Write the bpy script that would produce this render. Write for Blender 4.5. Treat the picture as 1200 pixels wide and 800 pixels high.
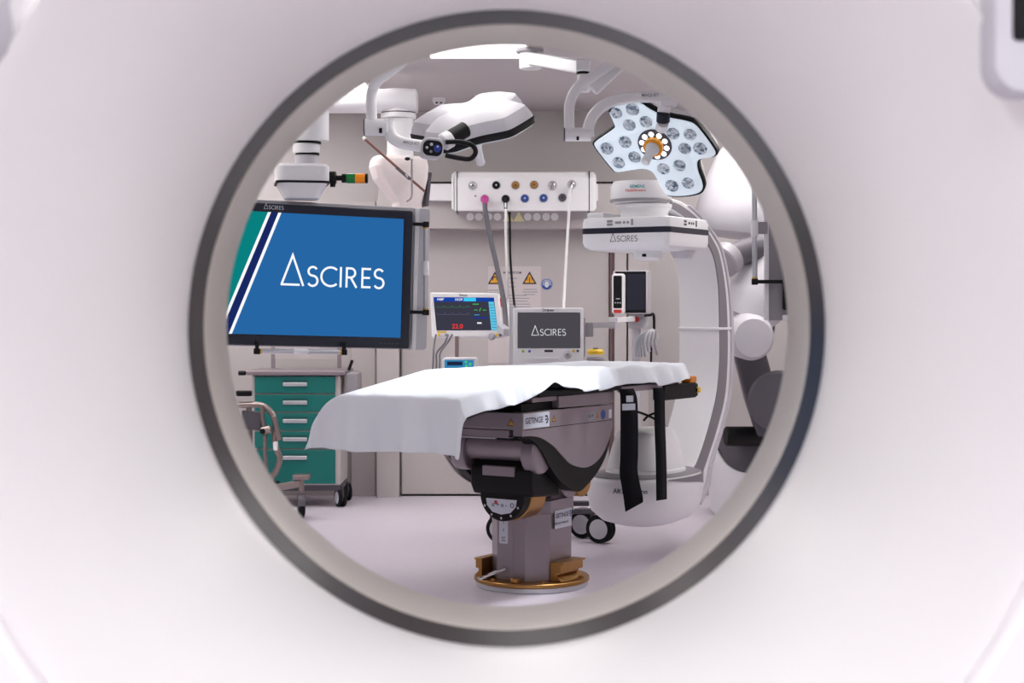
import bpy, math, random
from mathutils import Vector, Matrix, noise
V = Vector
R = math.radians
random.seed(7)
for o in list(bpy.data.objects):
    bpy.data.objects.remove(o)
SC = bpy.context.scene
COL = SC.collection

# ------------------------------------------------------------------ camera
FPX = 1860.0            # focal length in pixels of the 1200 px wide frame
EYE = 1.35
HZ = 360.0              # pixel row of the horizon
cam = bpy.data.cameras.new('camera')
camo = bpy.data.objects.new('camera', cam)
COL.objects.link(camo)
camo.location = (0, 0, EYE)
camo.rotation_euler = (R(90), 0, 0)
cam.sensor_width = 36
cam.lens = 36 * FPX / 1200
cam.shift_y = -(400 - HZ) / 1200
cam.clip_start = 0.05
cam.dof.use_dof = True
cam.dof.focus_distance = 8.0
cam.dof.aperture_fstop = 8.0
SC.camera = camo

# ------------------------------------------------------------------ world, exposure, lights
w = bpy.data.worlds.new('world')
SC.world = w
w.use_nodes = True
w.node_tree.nodes['Background'].inputs[0].default_value = (0.8, 0.85, 1, 1)
w.node_tree.nodes['Background'].inputs[1].default_value = 0.05
SC.view_settings.view_transform = 'Standard'
SC.view_settings.look = 'None'
SC.view_settings.exposure = 0.0
SC.view_settings.gamma = 1.0
SC.view_settings.use_curve_mapping = False
PANEL_FAR = 11.5         # radiance of the added unseen ceiling panels of the theatre
PANEL_NEAR = 12.8       # radiance of the added unseen ceiling panels on the scanner side
SURGICAL_W = 130.0      # the lit surgical lamp

# ------------------------------------------------------------------ helpers
def lin(c):
    c = c / 255.0
    return c / 12.92 if c <= 0.04045 else ((c + 0.055) / 1.055) ** 2.4
def rgb(c):
    return (lin(c[0]), lin(c[1]), lin(c[2]), 1)
MATS = {}
def mat(name, c, rough=0.5, metal=0.0, scale=40, var=0.06, bump=0.0, coat=0.0, aniso=None):
    if name in MATS:
        return MATS[name]
    m = bpy.data.materials.new(name)
    m.use_nodes = True
    nt = m.node_tree
    b = nt.nodes['Principled BSDF']
    tc = nt.nodes.new('ShaderNodeTexCoord')
    nz = nt.nodes.new('ShaderNodeTexNoise')
    nz.inputs['Scale'].default_value = scale
    nz.inputs['Detail'].default_value = 3
    src = tc.outputs['Object']
    if aniso:
        mp = nt.nodes.new('ShaderNodeMapping')
        mp.inputs['Scale'].default_value = aniso
        nt.links.new(src, mp.inputs['Vector'])
        src = mp.outputs['Vector']
    nt.links.new(src, nz.inputs['Vector'])
    mx = nt.nodes.new('ShaderNodeMix')
    mx.data_type = 'RGBA'
    col = rgb(c)
    mx.inputs[6].default_value = tuple(x * (1 - var) for x in col[:3]) + (1,)
    mx.inputs[7].default_value = tuple(min(1, x * (1 + var)) for x in col[:3]) + (1,)
    nt.links.new(nz.outputs['Fac'], mx.inputs[0])
    nt.links.new(mx.outputs[2], b.inputs['Base Color'])
    b.inputs['Roughness'].default_value = rough
    b.inputs['Metallic'].default_value = metal
    if coat:
        b.inputs['Coat Weight'].default_value = coat
        b.inputs['Coat Roughness'].default_value = 0.1
    if bump:
        bp = nt.nodes.new('ShaderNodeBump')
        bp.inputs['Strength'].default_value = bump
        bp.inputs['Distance'].default_value = 0.002
        nt.links.new(nz.outputs['Fac'], bp.inputs['Height'])
        nt.links.new(bp.outputs['Normal'], b.inputs['Normal'])
    MATS[name] = m
    return m
def emis(name, c, s=1.0):
    if name in MATS:
        return MATS[name]
    m = bpy.data.materials.new(name)
    m.use_nodes = True
    nt = m.node_tree
    nt.nodes.remove(nt.nodes['Principled BSDF'])
    e = nt.nodes.new('ShaderNodeEmission')
    e.inputs[0].default_value = rgb(c)
    e.inputs[1].default_value = s
    nt.links.new(e.outputs[0], nt.nodes['Material Output'].inputs[0])
    MATS[name] = m
    return m

def frame(o, x, y, z):
    o, x, y, z = V(o), V(x), V(y), V(z)
    return Matrix(((x.x, y.x, z.x, o.x), (x.y, y.y, z.y, o.y), (x.z, y.z, z.z, o.z), (0, 0, 0, 1)))
def W(px, py, d):
    """the point at distance d along the view through a photograph pixel"""
    return V(((px - 600) * d / FPX, d, EYE - (py - HZ) * d / FPX))
def onp(M, px, py, off=0.0):
    """where the ray through a pixel meets the xy plane (z = off) of frame M, in M's own coordinates"""
    n = M.to_3x3() @ V((0, 0, 1))
    p0 = M @ V((0, 0, off))
    c = V((0, 0, EYE))
    r = V(((px - 600) / FPX, 1, -(py - HZ) / FPX))
    t = (p0 - c).dot(n) / r.dot(n)
    q = M.inverted() @ (c + r * t)
    return q.x, q.y
def wm(o):
    m = o.matrix_basis.copy()
    while o.parent:
        o = o.parent
        m = o.matrix_basis @ m
    return m
I4 = Matrix.Identity(4)

class MB:
    def __init__(s):
        s.v, s.f = [], []
    def add(s, vs, fs):
        b = len(s.v)
        s.v += [V(v) for v in vs]
        s.f += [tuple(i + b for i in f) for f in fs]
        return s
    def box(s, c, sz, M=None):
        h = [x / 2 for x in sz]
        vs = []
        for dx in (-1, 1):
            for dy in (-1, 1):
                for dz in (-1, 1):
                    p = V((dx * h[0], dy * h[1], dz * h[2]))
                    if M is not None:
                        p = M @ p
                    vs.append(V(c) + p)
        return s.add(vs, [(0, 1, 3, 2), (4, 6, 7, 5), (0, 4, 5, 1), (2, 3, 7, 6), (0, 2, 6, 4), (1, 5, 7, 3)])
    def bb(s, lo, hi):
        return s.box([(a + b) / 2 for a, b in zip(lo, hi)], [abs(b - a) for a, b in zip(lo, hi)])
    def beam(s, p0, p1, wd, ht, up=(0, 0, 1)):
        p0, p1 = V(p0), V(p1)
        d = p1 - p0
        y = d.normalized()
        x = y.cross(V(up)).normalized()
        z = x.cross(y)
        return s.box((p0 + p1) / 2, (wd, d.length, ht), frame((0, 0, 0), x, y, z).to_3x3())
    def lathe(s, prof, o, ax, n=48, arc=None):
        ax = V(ax).normalized()
        t = V((0, 0, 1)) if abs(ax.z) < 0.9 else V((1, 0, 0))
        x = ax.cross(t).normalized()
        y = ax.cross(x)
        vs, rings = [], []
        for r, h in prof:
            c = V(o) + ax * h
            if r < 1e-6:
                rings.append([len(vs)])
                vs.append(c)
            else:
                rings.append(list(range(len(vs), len(vs) + n)))
                for k in range(n):
                    a = 2 * math.pi * k / n
                    vs.append(c + (x * math.cos(a) + y * math.sin(a)) * r)
        fs = []
        for A, B in zip(rings, rings[1:]):
            for k in range(n):
                k2 = (k + 1) % n
                if len(A) == 1 and len(B) == 1:
                    continue
                if len(A) == 1:
                    fs.append((A[0], B[k2], B[k]))
                elif len(B) == 1:
                    fs.append((A[k], A[k2], B[0]))
                else:
                    fs.append((A[k], A[k2], B[k2], B[k]))
        return s.add(vs, fs)
    def cyl(s, p0, p1, r0, r1=None, n=24, ch=0.0):
        p0, p1 = V(p0), V(p1)
        r1 = r0 if r1 is None else r1
        L = (p1 - p0).length
        if ch:
            pr = [(0, 0), (r0 - ch, 0), (r0, ch), (r1, L - ch), (r1 - ch, L), (0, L)]
        else:
            pr = [(0, 0), (r0, 0), (r1, L), (0, L)]
        return s.lathe(pr, p0, p1 - p0, n)
    def ball(s, c, r, n=20, sq=(1, 1, 1)):
        k = n // 2
        b = len(s.v)
        s.lathe([(r * math.sin(math.pi * i / k), -r * math.cos(math.pi * i / k)) for i in range(k + 1)], (0, 0, 0), (0, 0, 1), n)
        for i in range(b, len(s.v)):
            q = s.v[i]
            s.v[i] = V(c) + V((q.x * sq[0], q.y * sq[1], q.z * sq[2]))
        return s
    def sweep(s, pts, prof, up=(0, 0, 1), closed=False, scale=None):
        """prof: list of (a, b) around the path; a along the side vector, b along the up vector"""
        pts = [V(p) for p in pts]
        n = len(pts)
        rings = []
        vs = []
        side = None
        for i, p in enumerate(pts):
            if closed:
                t = (pts[(i + 1) % n] - pts[i - 1]).normalized()
            else:
                t = (pts[min(i + 1, n - 1)] - pts[max(i - 1, 0)]).normalized()
            if side is None:
                u = V(up)
                if abs(t.dot(u)) > 0.98:
                    u = V((1, 0, 0)) if abs(t.x) < 0.9 else V((0, 1, 0))
                side = t.cross(u).normalized()
            else:
                side = (side - t * side.dot(t)).normalized()
            u = side.cross(t)
            k = 1 if scale is None else scale[i]
            rings.append(range(len(vs), len(vs) + len(prof)))
            vs += [p + side * a * k + u * b * k for a, b in prof]
        fs = []
        m = len(prof)
        last = n if closed else n - 1
        for i in range(last):
            A, B = rings[i], rings[(i + 1) % n]
            for k in range(m):
                fs.append((A[k], A[(k + 1) % m], B[(k + 1) % m], B[k]))
        if not closed:
            fs.append(tuple(reversed(rings[0])))
            fs.append(tuple(rings[-1]))
        return s.add(vs, fs)
    def tube(s, pts, r, n=10, closed=False, sm=0):
        if sm:
            pts = smooth(pts, sm)
        sc = None
        if isinstance(r, (list, tuple)):
            m = len(pts)
            sc = [r[0] + (r[-1] - r[0]) * i / (m - 1) for i in range(m)]
            r = 1.0
        return s.sweep(pts, [(r * math.cos(2 * math.pi * k / n), r * math.sin(2 * math.pi * k / n)) for k in range(n)], closed=closed, scale=sc)
    def prism(s, poly, off):
        n = len(poly)
        vs = [V(p) for p in poly] + [V(p) + V(off) for p in poly]
        fs = [tuple(range(n)), tuple(reversed(range(n, 2 * n)))]
        fs += [(i, i + n, (i + 1) % n + n, (i + 1) % n) for i in range(n)]
        return s.add(vs, fs)
    def loops(s, L, cap0=False, cap1=False):
        n = len(L[0])
        vs = [p for l in L for p in l]
        fs = []
        for i in range(len(L) - 1):
            for k in range(n):
                k2 = (k + 1) % n
                fs.append((i * n + k, i * n + k2, (i + 1) * n + k2, (i + 1) * n + k))
        if cap0:
            fs.append(tuple(reversed(range(n))))
        if cap1:
            fs.append(tuple(range((len(L) - 1) * n, len(L) * n)))
        return s.add(vs, fs)
    def ribbon(s, pts, wd, closed=False, z=0.0):
        """flat stroke in the xy plane"""
        pts = [V((p[0], p[1])) for p in pts]
        n = len(pts)
        vs = []
        for i, p in enumerate(pts):
            a = pts[i - 1] if (i or closed) else None
            b = pts[(i + 1) % n] if (i < n - 1 or closed) else None
            d1 = (p - a).normalized() if a is not None else None
            d2 = (b - p).normalized() if b is not None else None
            d1 = d1 or d2
            d2 = d2 or d1
            n1, n2 = V((-d1.y, d1.x)), V((-d2.y, d2.x))
            m = (n1 + n2)
            m = n1 if m.length < 1e-4 else m.normalized()
            k = wd / 2 / max(0.35, m.dot(n1))
            vs += [(p.x + m.x * k, p.y + m.y * k, z), (p.x - m.x * k, p.y - m.y * k, z)]
        fs = []
        for i in range(n if closed else n - 1):
            j = (i + 1) % n
            fs.append((2 * i, 2 * i + 1, 2 * j + 1, 2 * j))
        return s.add(vs, fs)
    def build(s, name, m, root=None, M=None, bevel=0.0, seg=2, smooth=True, angle=35, sub=0, solid=0.0):
        vs = [(M @ v) if M is not None else v for v in s.v]
        if root is not None:
            inv = wm(root).inverted()
            vs = [inv @ v for v in vs]
            loc = None
        else:
            xs = [v.x for v in vs]; ys = [v.y for v in vs]; zs = [v.z for v in vs]
            loc = V(((min(xs) + max(xs)) / 2, (min(ys) + max(ys)) / 2, min(zs)))
            vs = [v - loc for v in vs]
        me = bpy.data.meshes.new(name)
        me.from_pydata([tuple(v) for v in vs], [], s.f)
        me.validate()
        import bmesh
        bm = bmesh.new()
        bm.from_mesh(me)
        bmesh.ops.recalc_face_normals(bm, faces=bm.faces)
        bm.to_mesh(me)
        bm.free()
        me.materials.append(m)
        if smooth:
            for p in me.polygons:
                p.use_smooth = True
            me.set_sharp_from_angle(angle=R(angle))
        o = bpy.data.objects.new(name, me)
        COL.objects.link(o)
        if root is not None:
            o.parent = root
        else:
            o.location = loc
        if solid:
            md = o.modifiers.new('solid', 'SOLIDIFY')
            md.thickness = solid
            md.offset = 0
        if bevel:
            md = o.modifiers.new('bevel', 'BEVEL')
            md.width = bevel
            md.segments = seg
            md.limit_method = 'ANGLE'
            md.angle_limit = R(40)
            md.harden_normals = True
        if sub:
            md = o.modifiers.new('sub', 'SUBSURF')
            md.levels = sub
            md.render_levels = sub
        return o

def smooth(pts, k):
    """Catmull-Rom through the points, k steps a span"""
    pts = [V(p) for p in pts]
    out = []
    n = len(pts)
    for i in range(n - 1):
        p0, p1, p2, p3 = pts[max(i - 1, 0)], pts[i], pts[i + 1], pts[min(i + 2, n - 1)]
        for j in range(k):
            t = j / k
            out.append(0.5 * ((2 * p1) + (p2 - p0) * t + (2 * p0 - 5 * p1 + 4 * p2 - p3) * t * t + (3 * p1 - p0 - 3 * p2 + p3) * t ** 3))
    out.append(pts[-1])
    return out
def rrect(w_, h_, r, n=6, cx=0, cy=0):
    out = []
    for (sx, sy, a0) in ((1, 1, 0), (-1, 1, 90), (-1, -1, 180), (1, -1, 270)):
        for k in range(n + 1):
            a = R(a0 + 90 * k / n)
            out.append((cx + sx * (w_ / 2 - r) + r * math.cos(a), cy + sy * (h_ / 2 - r) + r * math.sin(a)))
    return out
def P3(poly, z=0.0):
    return [V((p[0], p[1], z)) for p in poly]
def tag(o, label, cat, group=None, kind=None):
    if label: o['label'] = label
    if cat: o['category'] = cat
    if group: o['group'] = group
    if kind: o['kind'] = kind
    return o
def thing(name, label, cat, loc, group=None, M=None):
    o = bpy.data.objects.new(name, None)
    COL.objects.link(o)
    o.empty_display_size = 0.1
    if M is not None:
        o.matrix_basis = M
    else:
        o.location = loc
    return tag(o, label, cat, group)
def struct(o):
    o['kind'] = 'structure'
    return o
def lab(o, t):
    o['label'] = t
    return o
_txt = {}
def text(mb, s_, size, x=0.0, y=0.0, z=0.0012, align='CENTER', sx=1.0):
    """letters lying in the xy plane, added to a mesh"""
    cu = bpy.data.curves.new('t', 'FONT')
    cu.body = s_
    cu.size = size
    cu.align_x = align
    cu.align_y = 'CENTER'
    cu.resolution_u = 3
    cu.offset = size * 0.018
    ob = bpy.data.objects.new('t', cu)
    COL.objects.link(ob)
    dg = bpy.context.evaluated_depsgraph_get()
    me = bpy.data.meshes.new_from_object(ob.evaluated_get(dg))
    mb.add([(v.co.x * sx + x, v.co.y + y, z) for v in me.vertices], [tuple(p.vertices) for p in me.polygons])
    bpy.data.objects.remove(ob)
    bpy.data.curves.remove(cu)
    bpy.data.meshes.remove(me)
    return mb
def arc(cx, cy, rx, ry, a0, a1, n=10):
    return [(cx + rx * math.cos(R(a0 + (a1 - a0) * k / n)), cy + ry * math.sin(R(a0 + (a1 - a0) * k / n))) for k in range(n + 1)]
def wordmark(cap, x, y, z=0.0012, st=0.105):
    """the ASCIRES word mark: tall open triangle and thin capitals; (x, y) is its lower left"""
    mb = MB()
    def rb(pts, closed=False):
        mb.ribbon([(x + p[0] * cap, y + p[1] * cap) for p in pts], st * cap, closed, z)
    rb([(0.08, 0.05), (0.60, 1.48), (1.16, 0.0)])
    rb([(0.04, 0.05), (0.98, 0.05)])
    def S(ox):
        rb([(ox + a, b) for a, b in arc(0.28, 0.735, 0.22, 0.215, 30, 270, 12) + arc(0.28, 0.27, 0.245, 0.25, 90, -150, 12)[1:]])
    S(1.34)
    rb([(a, b) for a, b in arc(2.52, 0.5, 0.47, 0.46, 48, 312, 18)])
    rb([(3.03, 0.0), (3.03, 1.0)])
    rb([(3.33, 0.0), (3.33, 0.95), (3.50, 0.95)] + arc(3.54, 0.725, 0.22, 0.225, 85, -85, 8) + [(3.33, 0.5)])
    rb([(3.54, 0.49), (3.84, 0.0)])
    rb([(4.56, 0.95), (4.13, 0.95), (4.13, 0.05), (4.56, 0.05)])
    rb([(4.13, 0.51), (4.52, 0.51)])
    S(4.70)
    return mb

# ------------------------------------------------------------------ materials
m_wall = mat('wall_paint', (188, 183, 182), 0.6, scale=60, var=0.02, bump=0.05)
m_trim = mat('door_frame_paint', (190, 184, 183), 0.45, scale=30, var=0.02)
m_gap = mat('dark_gap', (40, 32, 34), 0.7)
m_ceil = mat('ceiling_paint', (198, 192, 193), 0.75, scale=60, var=0.02)
m_white = mat('white_plastic', (238, 238, 240), 0.35, scale=25, var=0.015)
m_scan = mat('scanner_shell', (240, 238, 237), 0.3, scale=12, var=0.012)
m_liner = mat('bore_liner_plastic', (226, 219, 209), 0.35, scale=14, var=0.02)
m_band = mat('polished_band', (44, 33, 35), 0.24, scale=18, var=0.08)
m_band.node_tree.nodes['Principled BSDF'].inputs['IOR'].default_value = 1.14
m_grey = mat('light_grey_plastic', (196, 194, 200), 0.4, scale=25, var=0.02)
m_mid = mat('mid_grey_plastic', (150, 147, 152), 0.42, scale=25, var=0.03)
m_dgrey = mat('dark_grey_plastic', (84, 80, 88), 0.42, scale=25, var=0.04)
m_black = mat('black_plastic', (10, 9, 11), 0.5, scale=30, var=0.1)
m_navy = mat('navy_bezel', (24, 28, 46), 0.3, scale=30, var=0.06)
m_rubber = mat('black_rubber', (13, 12, 14), 0.75, scale=60, var=0.1)
m_steel = mat('brushed_steel', (152, 141, 147), 0.4, metal=0.6, scale=10, var=0.06, aniso=(4, 60, 60))
m_chrome = mat('chrome', (200, 198, 200), 0.15, metal=1.0, scale=30, var=0.03)
m_alu = mat('satin_aluminium', (205, 207, 212), 0.3, metal=0.7, scale=30, var=0.03)
m_brass = mat('brass', (172, 130, 78), 0.38, metal=1.0, scale=14, var=0.08)
m_sheet = mat('white_cloth', (233, 238, 245), 0.85, scale=220, var=0.02, bump=0.12)
m_strap = mat('black_webbing', (7, 7, 14), 0.85, scale=300, var=0.15, bump=0.3)
m_teal = mat('teal_lacquer', (4, 110, 104), 0.35, scale=20, var=0.03)
m_gold = mat('gold_anodised', (206, 166, 62), 0.35, metal=0.6, scale=30)
m_orange = mat('amber_rubber', (214, 128, 30), 0.45, scale=30)
m_yellow = mat('yellow_plastic', (236, 196, 40), 0.4, scale=30)
m_warn = mat('warning_yellow', (232, 168, 40), 0.5, scale=40)
m_blue = mat('blue_print', (38, 74, 150), 0.4, scale=40)
m_print = mat('dark_print', (44, 42, 60), 0.6, scale=40)
m_greyprint = mat('grey_print', (150, 152, 160), 0.6, scale=40)
m_red = mat('red_plastic', (190, 46, 40), 0.45, scale=40)
m_magenta = mat('magenta_plastic', (196, 66, 150), 0.4, scale=40)
m_label = mat('pale_label', (208, 212, 224), 0.5, scale=40, var=0.02)
m_teallet = mat('teal_print', (40, 160, 160), 0.5)
m_coral = mat('coral_print', (226, 110, 96), 0.5)
m_hose = mat('grey_hose', (96, 96, 104), 0.5, scale=60)
m_floor = mat('vinyl_floor', (222, 214, 226), 0.32, scale=55, var=0.07, bump=0.04)
m_lampface = mat('lamp_cover', (226, 236, 242), 0.22, scale=25, var=0.01)
e_panel = emis('added_panel_far', (255, 250, 248), PANEL_FAR)
e_panel2 = emis('added_panel_near', (252, 251, 255), PANEL_NEAR)
e_dim = emis('ceiling_panel_dimmed', (255, 252, 250), 4.0)
e_mid = emis('added_panel_middle', (255, 251, 250), 4.8)
e_spot = emis('downlight_glow', (255, 252, 246), 6.0)

for _m in (m_black, m_rubber, m_strap):
    _m.node_tree.nodes['Principled BSDF'].inputs['Specular IOR Level'].default_value = 0.25

# lens of the surgical lamp: faceted glassy reflector
def lens_mat():
    m = mat('lamp_lens', (150, 176, 196), 0.12, scale=30, var=0.05)
    nt = m.node_tree
    b = nt.nodes['Principled BSDF']
    vo = nt.nodes.new('ShaderNodeTexVoronoi')
    vo.inputs['Scale'].default_value = 70
    tc = nt.nodes.new('ShaderNodeTexCoord')
    nt.links.new(tc.outputs['Object'], vo.inputs['Vector'])
    rp = nt.nodes.new('ShaderNodeValToRGB')
    rp.color_ramp.elements[0].position = 0.15
    rp.color_ramp.elements[0].color = rgb((92, 118, 142))
    rp.color_ramp.elements[1].position = 0.75
    rp.color_ramp.elements[1].color = rgb((232, 242, 248))
    nt.links.new(vo.outputs['Color'], rp.inputs[0])
    nt.links.new(rp.outputs[0], b.inputs['Base Color'])
    return m
m_lens = lens_mat()
m_cover_lit = mat('lit_lamp_cover', (226, 238, 246), 0.25, scale=25, var=0.01)
_b = m_cover_lit.node_tree.nodes['Principled BSDF']
_b.inputs['Emission Color'].default_value = rgb((226, 244, 255))
_b.inputs['Emission Strength'].default_value = 0.38

# ------------------------------------------------------------------ the room
XL, XR, Y0, Y1, ZC = -3.3, 3.3, -2.2, 11.4, 2.76
struct(MB().bb((XL, Y0, -0.1), (XR, Y1, 0)).build('floor', m_floor, smooth=False))
struct(MB().bb((XL, Y0, ZC), (XR, Y1, ZC + 0.1)).build('ceiling', m_ceil, smooth=False))
struct(MB().bb((XL - 0.1, Y1, -0.1), (XR + 0.1, Y1 + 0.1, ZC + 0.1)).build('wall_back', m_wall, smooth=False))
struct(MB().bb((XL - 0.1, Y0 - 0.1, -0.1), (XR + 0.1, Y0, ZC + 0.1)).build('wall_front', m_wall, smooth=False))
struct(MB().bb((XL - 0.1, Y0, -0.1), (XL, Y1, ZC + 0.1)).build('wall_left', m_wall, smooth=False))
struct(MB().bb((XR, Y0, -0.1), (XR + 0.1, Y1, ZC + 0.1)).build('wall_right', m_wall, smooth=False))

def wx(px, d=Y1): return (px - 600) * d / FPX
def wz(py, d=Y1): return EYE - (py - HZ) * d / FPX
# sliding door in the back wall, its frame and the header above it
struct(MB().bb((wx(471), Y1 - 0.045, 0.015), (wx(713), Y1, wz(266))).build('door_1', m_trim, bevel=0.004))
struct(MB().bb((wx(443), Y1 - 0.11, 0), (wx(469), Y1, wz(236))).build('trim_1', m_trim, bevel=0.004))
struct(MB().bb((wx(719), Y1 - 0.10, 0), (wx(733), Y1, wz(272))).build('trim_2', m_trim, bevel=0.004))
struct(MB().bb((wx(714), Y1 - 0.06, 0), (wx(718.5), Y1 - 0.001, wz(272))).build('trim_3', mat('door_seal', (116, 92, 92), 0.6), bevel=0.002))
struct(MB().bb((wx(735), Y1 - 0.10, 0), (wx(759), Y1, wz(262))).build('trim_4', m_trim, bevel=0.004))
struct(MB().bb((wx(471), Y1 - 0.03, 0), (wx(713), Y1 - 0.001, 0.014)).build('trim_5', m_gap))
struct(MB().bb((wx(412), Y1 - 0.025, 0.0), (wx(440), Y1, wz(236))).build('trim_6', m_trim, bevel=0.004))
HD = Y1 - 0.25
hdr = MB().bb((wx(443, HD), HD, wz(268, HD)), (wx(760, HD), Y1, wz(215, HD))).build('trim_7', m_trim, bevel=0.006)
struct(hdr)
struct(MB().bb((wx(443, HD), HD + 0.004, wz(215, HD)), (wx(760, HD), Y1, wz(212.6, HD))).build('trim_8', m_gap))
struct(MB().bb((wx(496, HD), HD - 0.09, wz(236, HD)), (wx(700, HD), HD, wz(216.5, HD))).build('trim_9', m_white, bevel=0.004))
struct(MB().bb((XL, Y1 - 0.012, 0), (wx(412), Y1, 0.08)).build('baseboard_back', m_trim))
struct(MB().bb((wx(759), Y1 - 0.012, 0), (XR, Y1, 0.08)).build('baseboard_right', m_trim))

# ceiling panels: one in view, the rest added unseen for light
def panel(x, y, sx, sy, em, label):
    t = thing('ceiling_light', label, 'ceiling light', (x, y, ZC), 'ceiling light panels')
    fr = MB()
    o1, i1 = rrect(sx, sy, 0.005, 1), rrect(sx - 0.03, sy - 0.03, 0.004, 1)
    fr.loops([P3(o1, ZC), P3(o1, ZC - 0.014), P3(i1, ZC - 0.014), P3(i1, ZC - 0.002)])
    for k in range(len(fr.v)):
        fr.v[k] = fr.v[k] + V((x, y, 0))
    fr.build('frame', m_white, t, smooth=False)
    MB().bb((x - sx / 2 + 0.014, y - sy / 2 + 0.014, ZC - 0.010), (x + sx / 2 - 0.014, y + sy / 2 - 0.014, ZC - 0.003)).build('diffuser', em, t, smooth=False)
panel(-0.19, 8.30, 0.56, 1.24, e_dim, 'white glowing rectangular ceiling panel between the two surgical lamps')
for x, y, s_ in ((-2.1, 8.2, 'on the left above the big display'), (2.1, 8.2, 'above the right hand monitor'), (-2.1, 5.2, 'left, nearer the scanner'),
                 (2.1, 5.2, 'right, nearer the scanner'), (-0.19, 5.2, 'in the middle, just beyond the scanner'), (-1.2, 9.6, 'above the ceiling pendant'), (1.3, 9.6, 'above the c-arm'), (2.1, 10.4, 'in the far right corner'), (-2.2, 10.4, 'in the far left corner')):  # panels added out of view to light the theatre and supply panel
    panel(x, y, 0.6, 1.2, e_mid if y < 6 else e_panel, 'added unseen ceiling panel ' + s_)
for x, y, s_ in ((-1.0, 0.1, 'left of centre'), (1.0, 0.1, 'right of centre'), (0.0, -0.9, 'farthest from it'), (-2.3, -0.6, 'at the far left wall'), (2.3, -0.6, 'at the far right wall')):  # panels added out of view to light the scanner's front face
    panel(x, y, 0.6, 1.2, e_panel2, 'added unseen ceiling panel lighting the near side of the scanner, ' + s_)
c = W(571, 112.5, 10.58); c.z = ZC
t = thing('downlight', 'small round recessed downlight above the switched off surgical lamp', 'ceiling light', c)
MB().lathe([(0.085, 0), (0.085, -0.008), (0.074, -0.012), (0.07, -0.002)], c, (0, 0, 1), 40).build('rim', m_white, t)
MB().cyl(c + V((0, 0, -0.008)), c + V((0, 0, -0.001)), 0.072, n=40).build('lens', e_spot, t)
c = W(514.5, 116, 10.7); c.z = ZC
t = thing('smoke_detector', 'small white smoke detector on the grey ceiling', 'smoke detector', c)
MB().lathe([(0.045, 0), (0.045, -0.022), (0.03, -0.045), (0, -0.048)], c, (0, 0, 1), 32).build('housing', m_white, t)
for k in (-1, 1):
    MB().box(c + V((k * 0.014, -0.036, -0.036)), (0.016, 0.012, 0.008)).build('slot', m_black, t)

# ------------------------------------------------------------------ the scanner the photograph is taken through
AX, AZ, RB = -0.006, 1.327, 0.35
N = 160
def circ(r, d):
    return [V((AX + r * math.cos(2 * math.pi * k / N), d, AZ + r * math.sin(2 * math.pi * k / N))) for k in range(N)]
def rect(k_, d, ex=7.0):
    out = []
    for k in range(N):
        a = 2 * math.pi * k / N
        ca, sa = math.cos(a), math.sin(a)
        rr = (abs(ca) ** ex + abs(sa) ** ex) ** (-1 / ex)
        z = 1.03 + 1.03 * k_ * sa * rr
        out.append(V((AX + 1.12 * k_ * ca * rr, d, max(z, 0.0))))
    return out
scanner = thing('ct_scanner', 'huge white ring shaped scanner filling the foreground, seen through its round bore', 'scanner', (AX, 1.7, 0))
fun = []
for k in range(21):
    q = k / 20
    fun.append((0.35 + 0.118 * q ** 1.45, 1.743 - 0.443 * q))
L = [circ(0.352, 1.75)] + [circ(r, d) for r, d in fun]
L += [circ(0.4695, 1.298), circ(0.474, 1.304), circ(0.479, 1.304), circ(0.484, 1.297), circ(0.60, 1.295), circ(0.75, 1.30)]
L += [rect(0.93, 1.33), rect(0.97, 1.35), rect(0.99, 1.39), rect(1.0, 1.45), rect(1.0, 1.98), rect(0.99, 2.04), rect(0.96, 2.08), rect(0.92, 2.09)]
L += [circ(0.72, 2.10), circ(0.48, 2.10), circ(0.42, 2.085), circ(0.375, 2.03), circ(0.352, 1.979)]
MB().loops(L).build('housing', m_scan, scanner, angle=50)
ringp = [(0.350, 1.743), (0.352, 1.741), (0.375, 1.745), (0.375, 1.833), (0.350, 1.833)]
MB().loops([circ(r, d) for r, d in ringp + ringp[:1]]).build('bore_window', m_band, scanner, angle=50)
linp = [(0.3495, 1.834), (0.3495, 1.979), (0.353, 1.985), (0.375, 1.985), (0.375, 1.834)]
MB().loops([circ(r, d) for r, d in linp + linp[:1]]).build('bore_liner', m_liner, scanner, angle=50)
for sx, x0, z0, nm in ((1, 0.385, 1.520, 'right'), (-1, 0.4100, 1.545, 'left')):
    wd, ht = 0.20, 0.30
    cx, cz = sx * (x0 + wd / 2), z0 + ht / 2
    M = frame((cx, 1.275, cz), (1, 0, 0), (0, 0, 1), (0, -1, 0))
    p = MB().loops([P3(rrect(wd, ht, 0.026), -0.03), P3(rrect(wd, ht, 0.026), -0.006), P3(rrect(wd - 0.008, ht - 0.008, 0.022), 0)], True, True).build('control_panel', m_grey, scanner, M)
    MB().loops([P3(rrect(wd - 0.034, 0.22, 0.004, cy=0.004), 0.0005), P3(rrect(wd - 0.036, 0.218, 0.004, cy=0.004), 0.002)], True, True).build('display', m_black, p, M)

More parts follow.
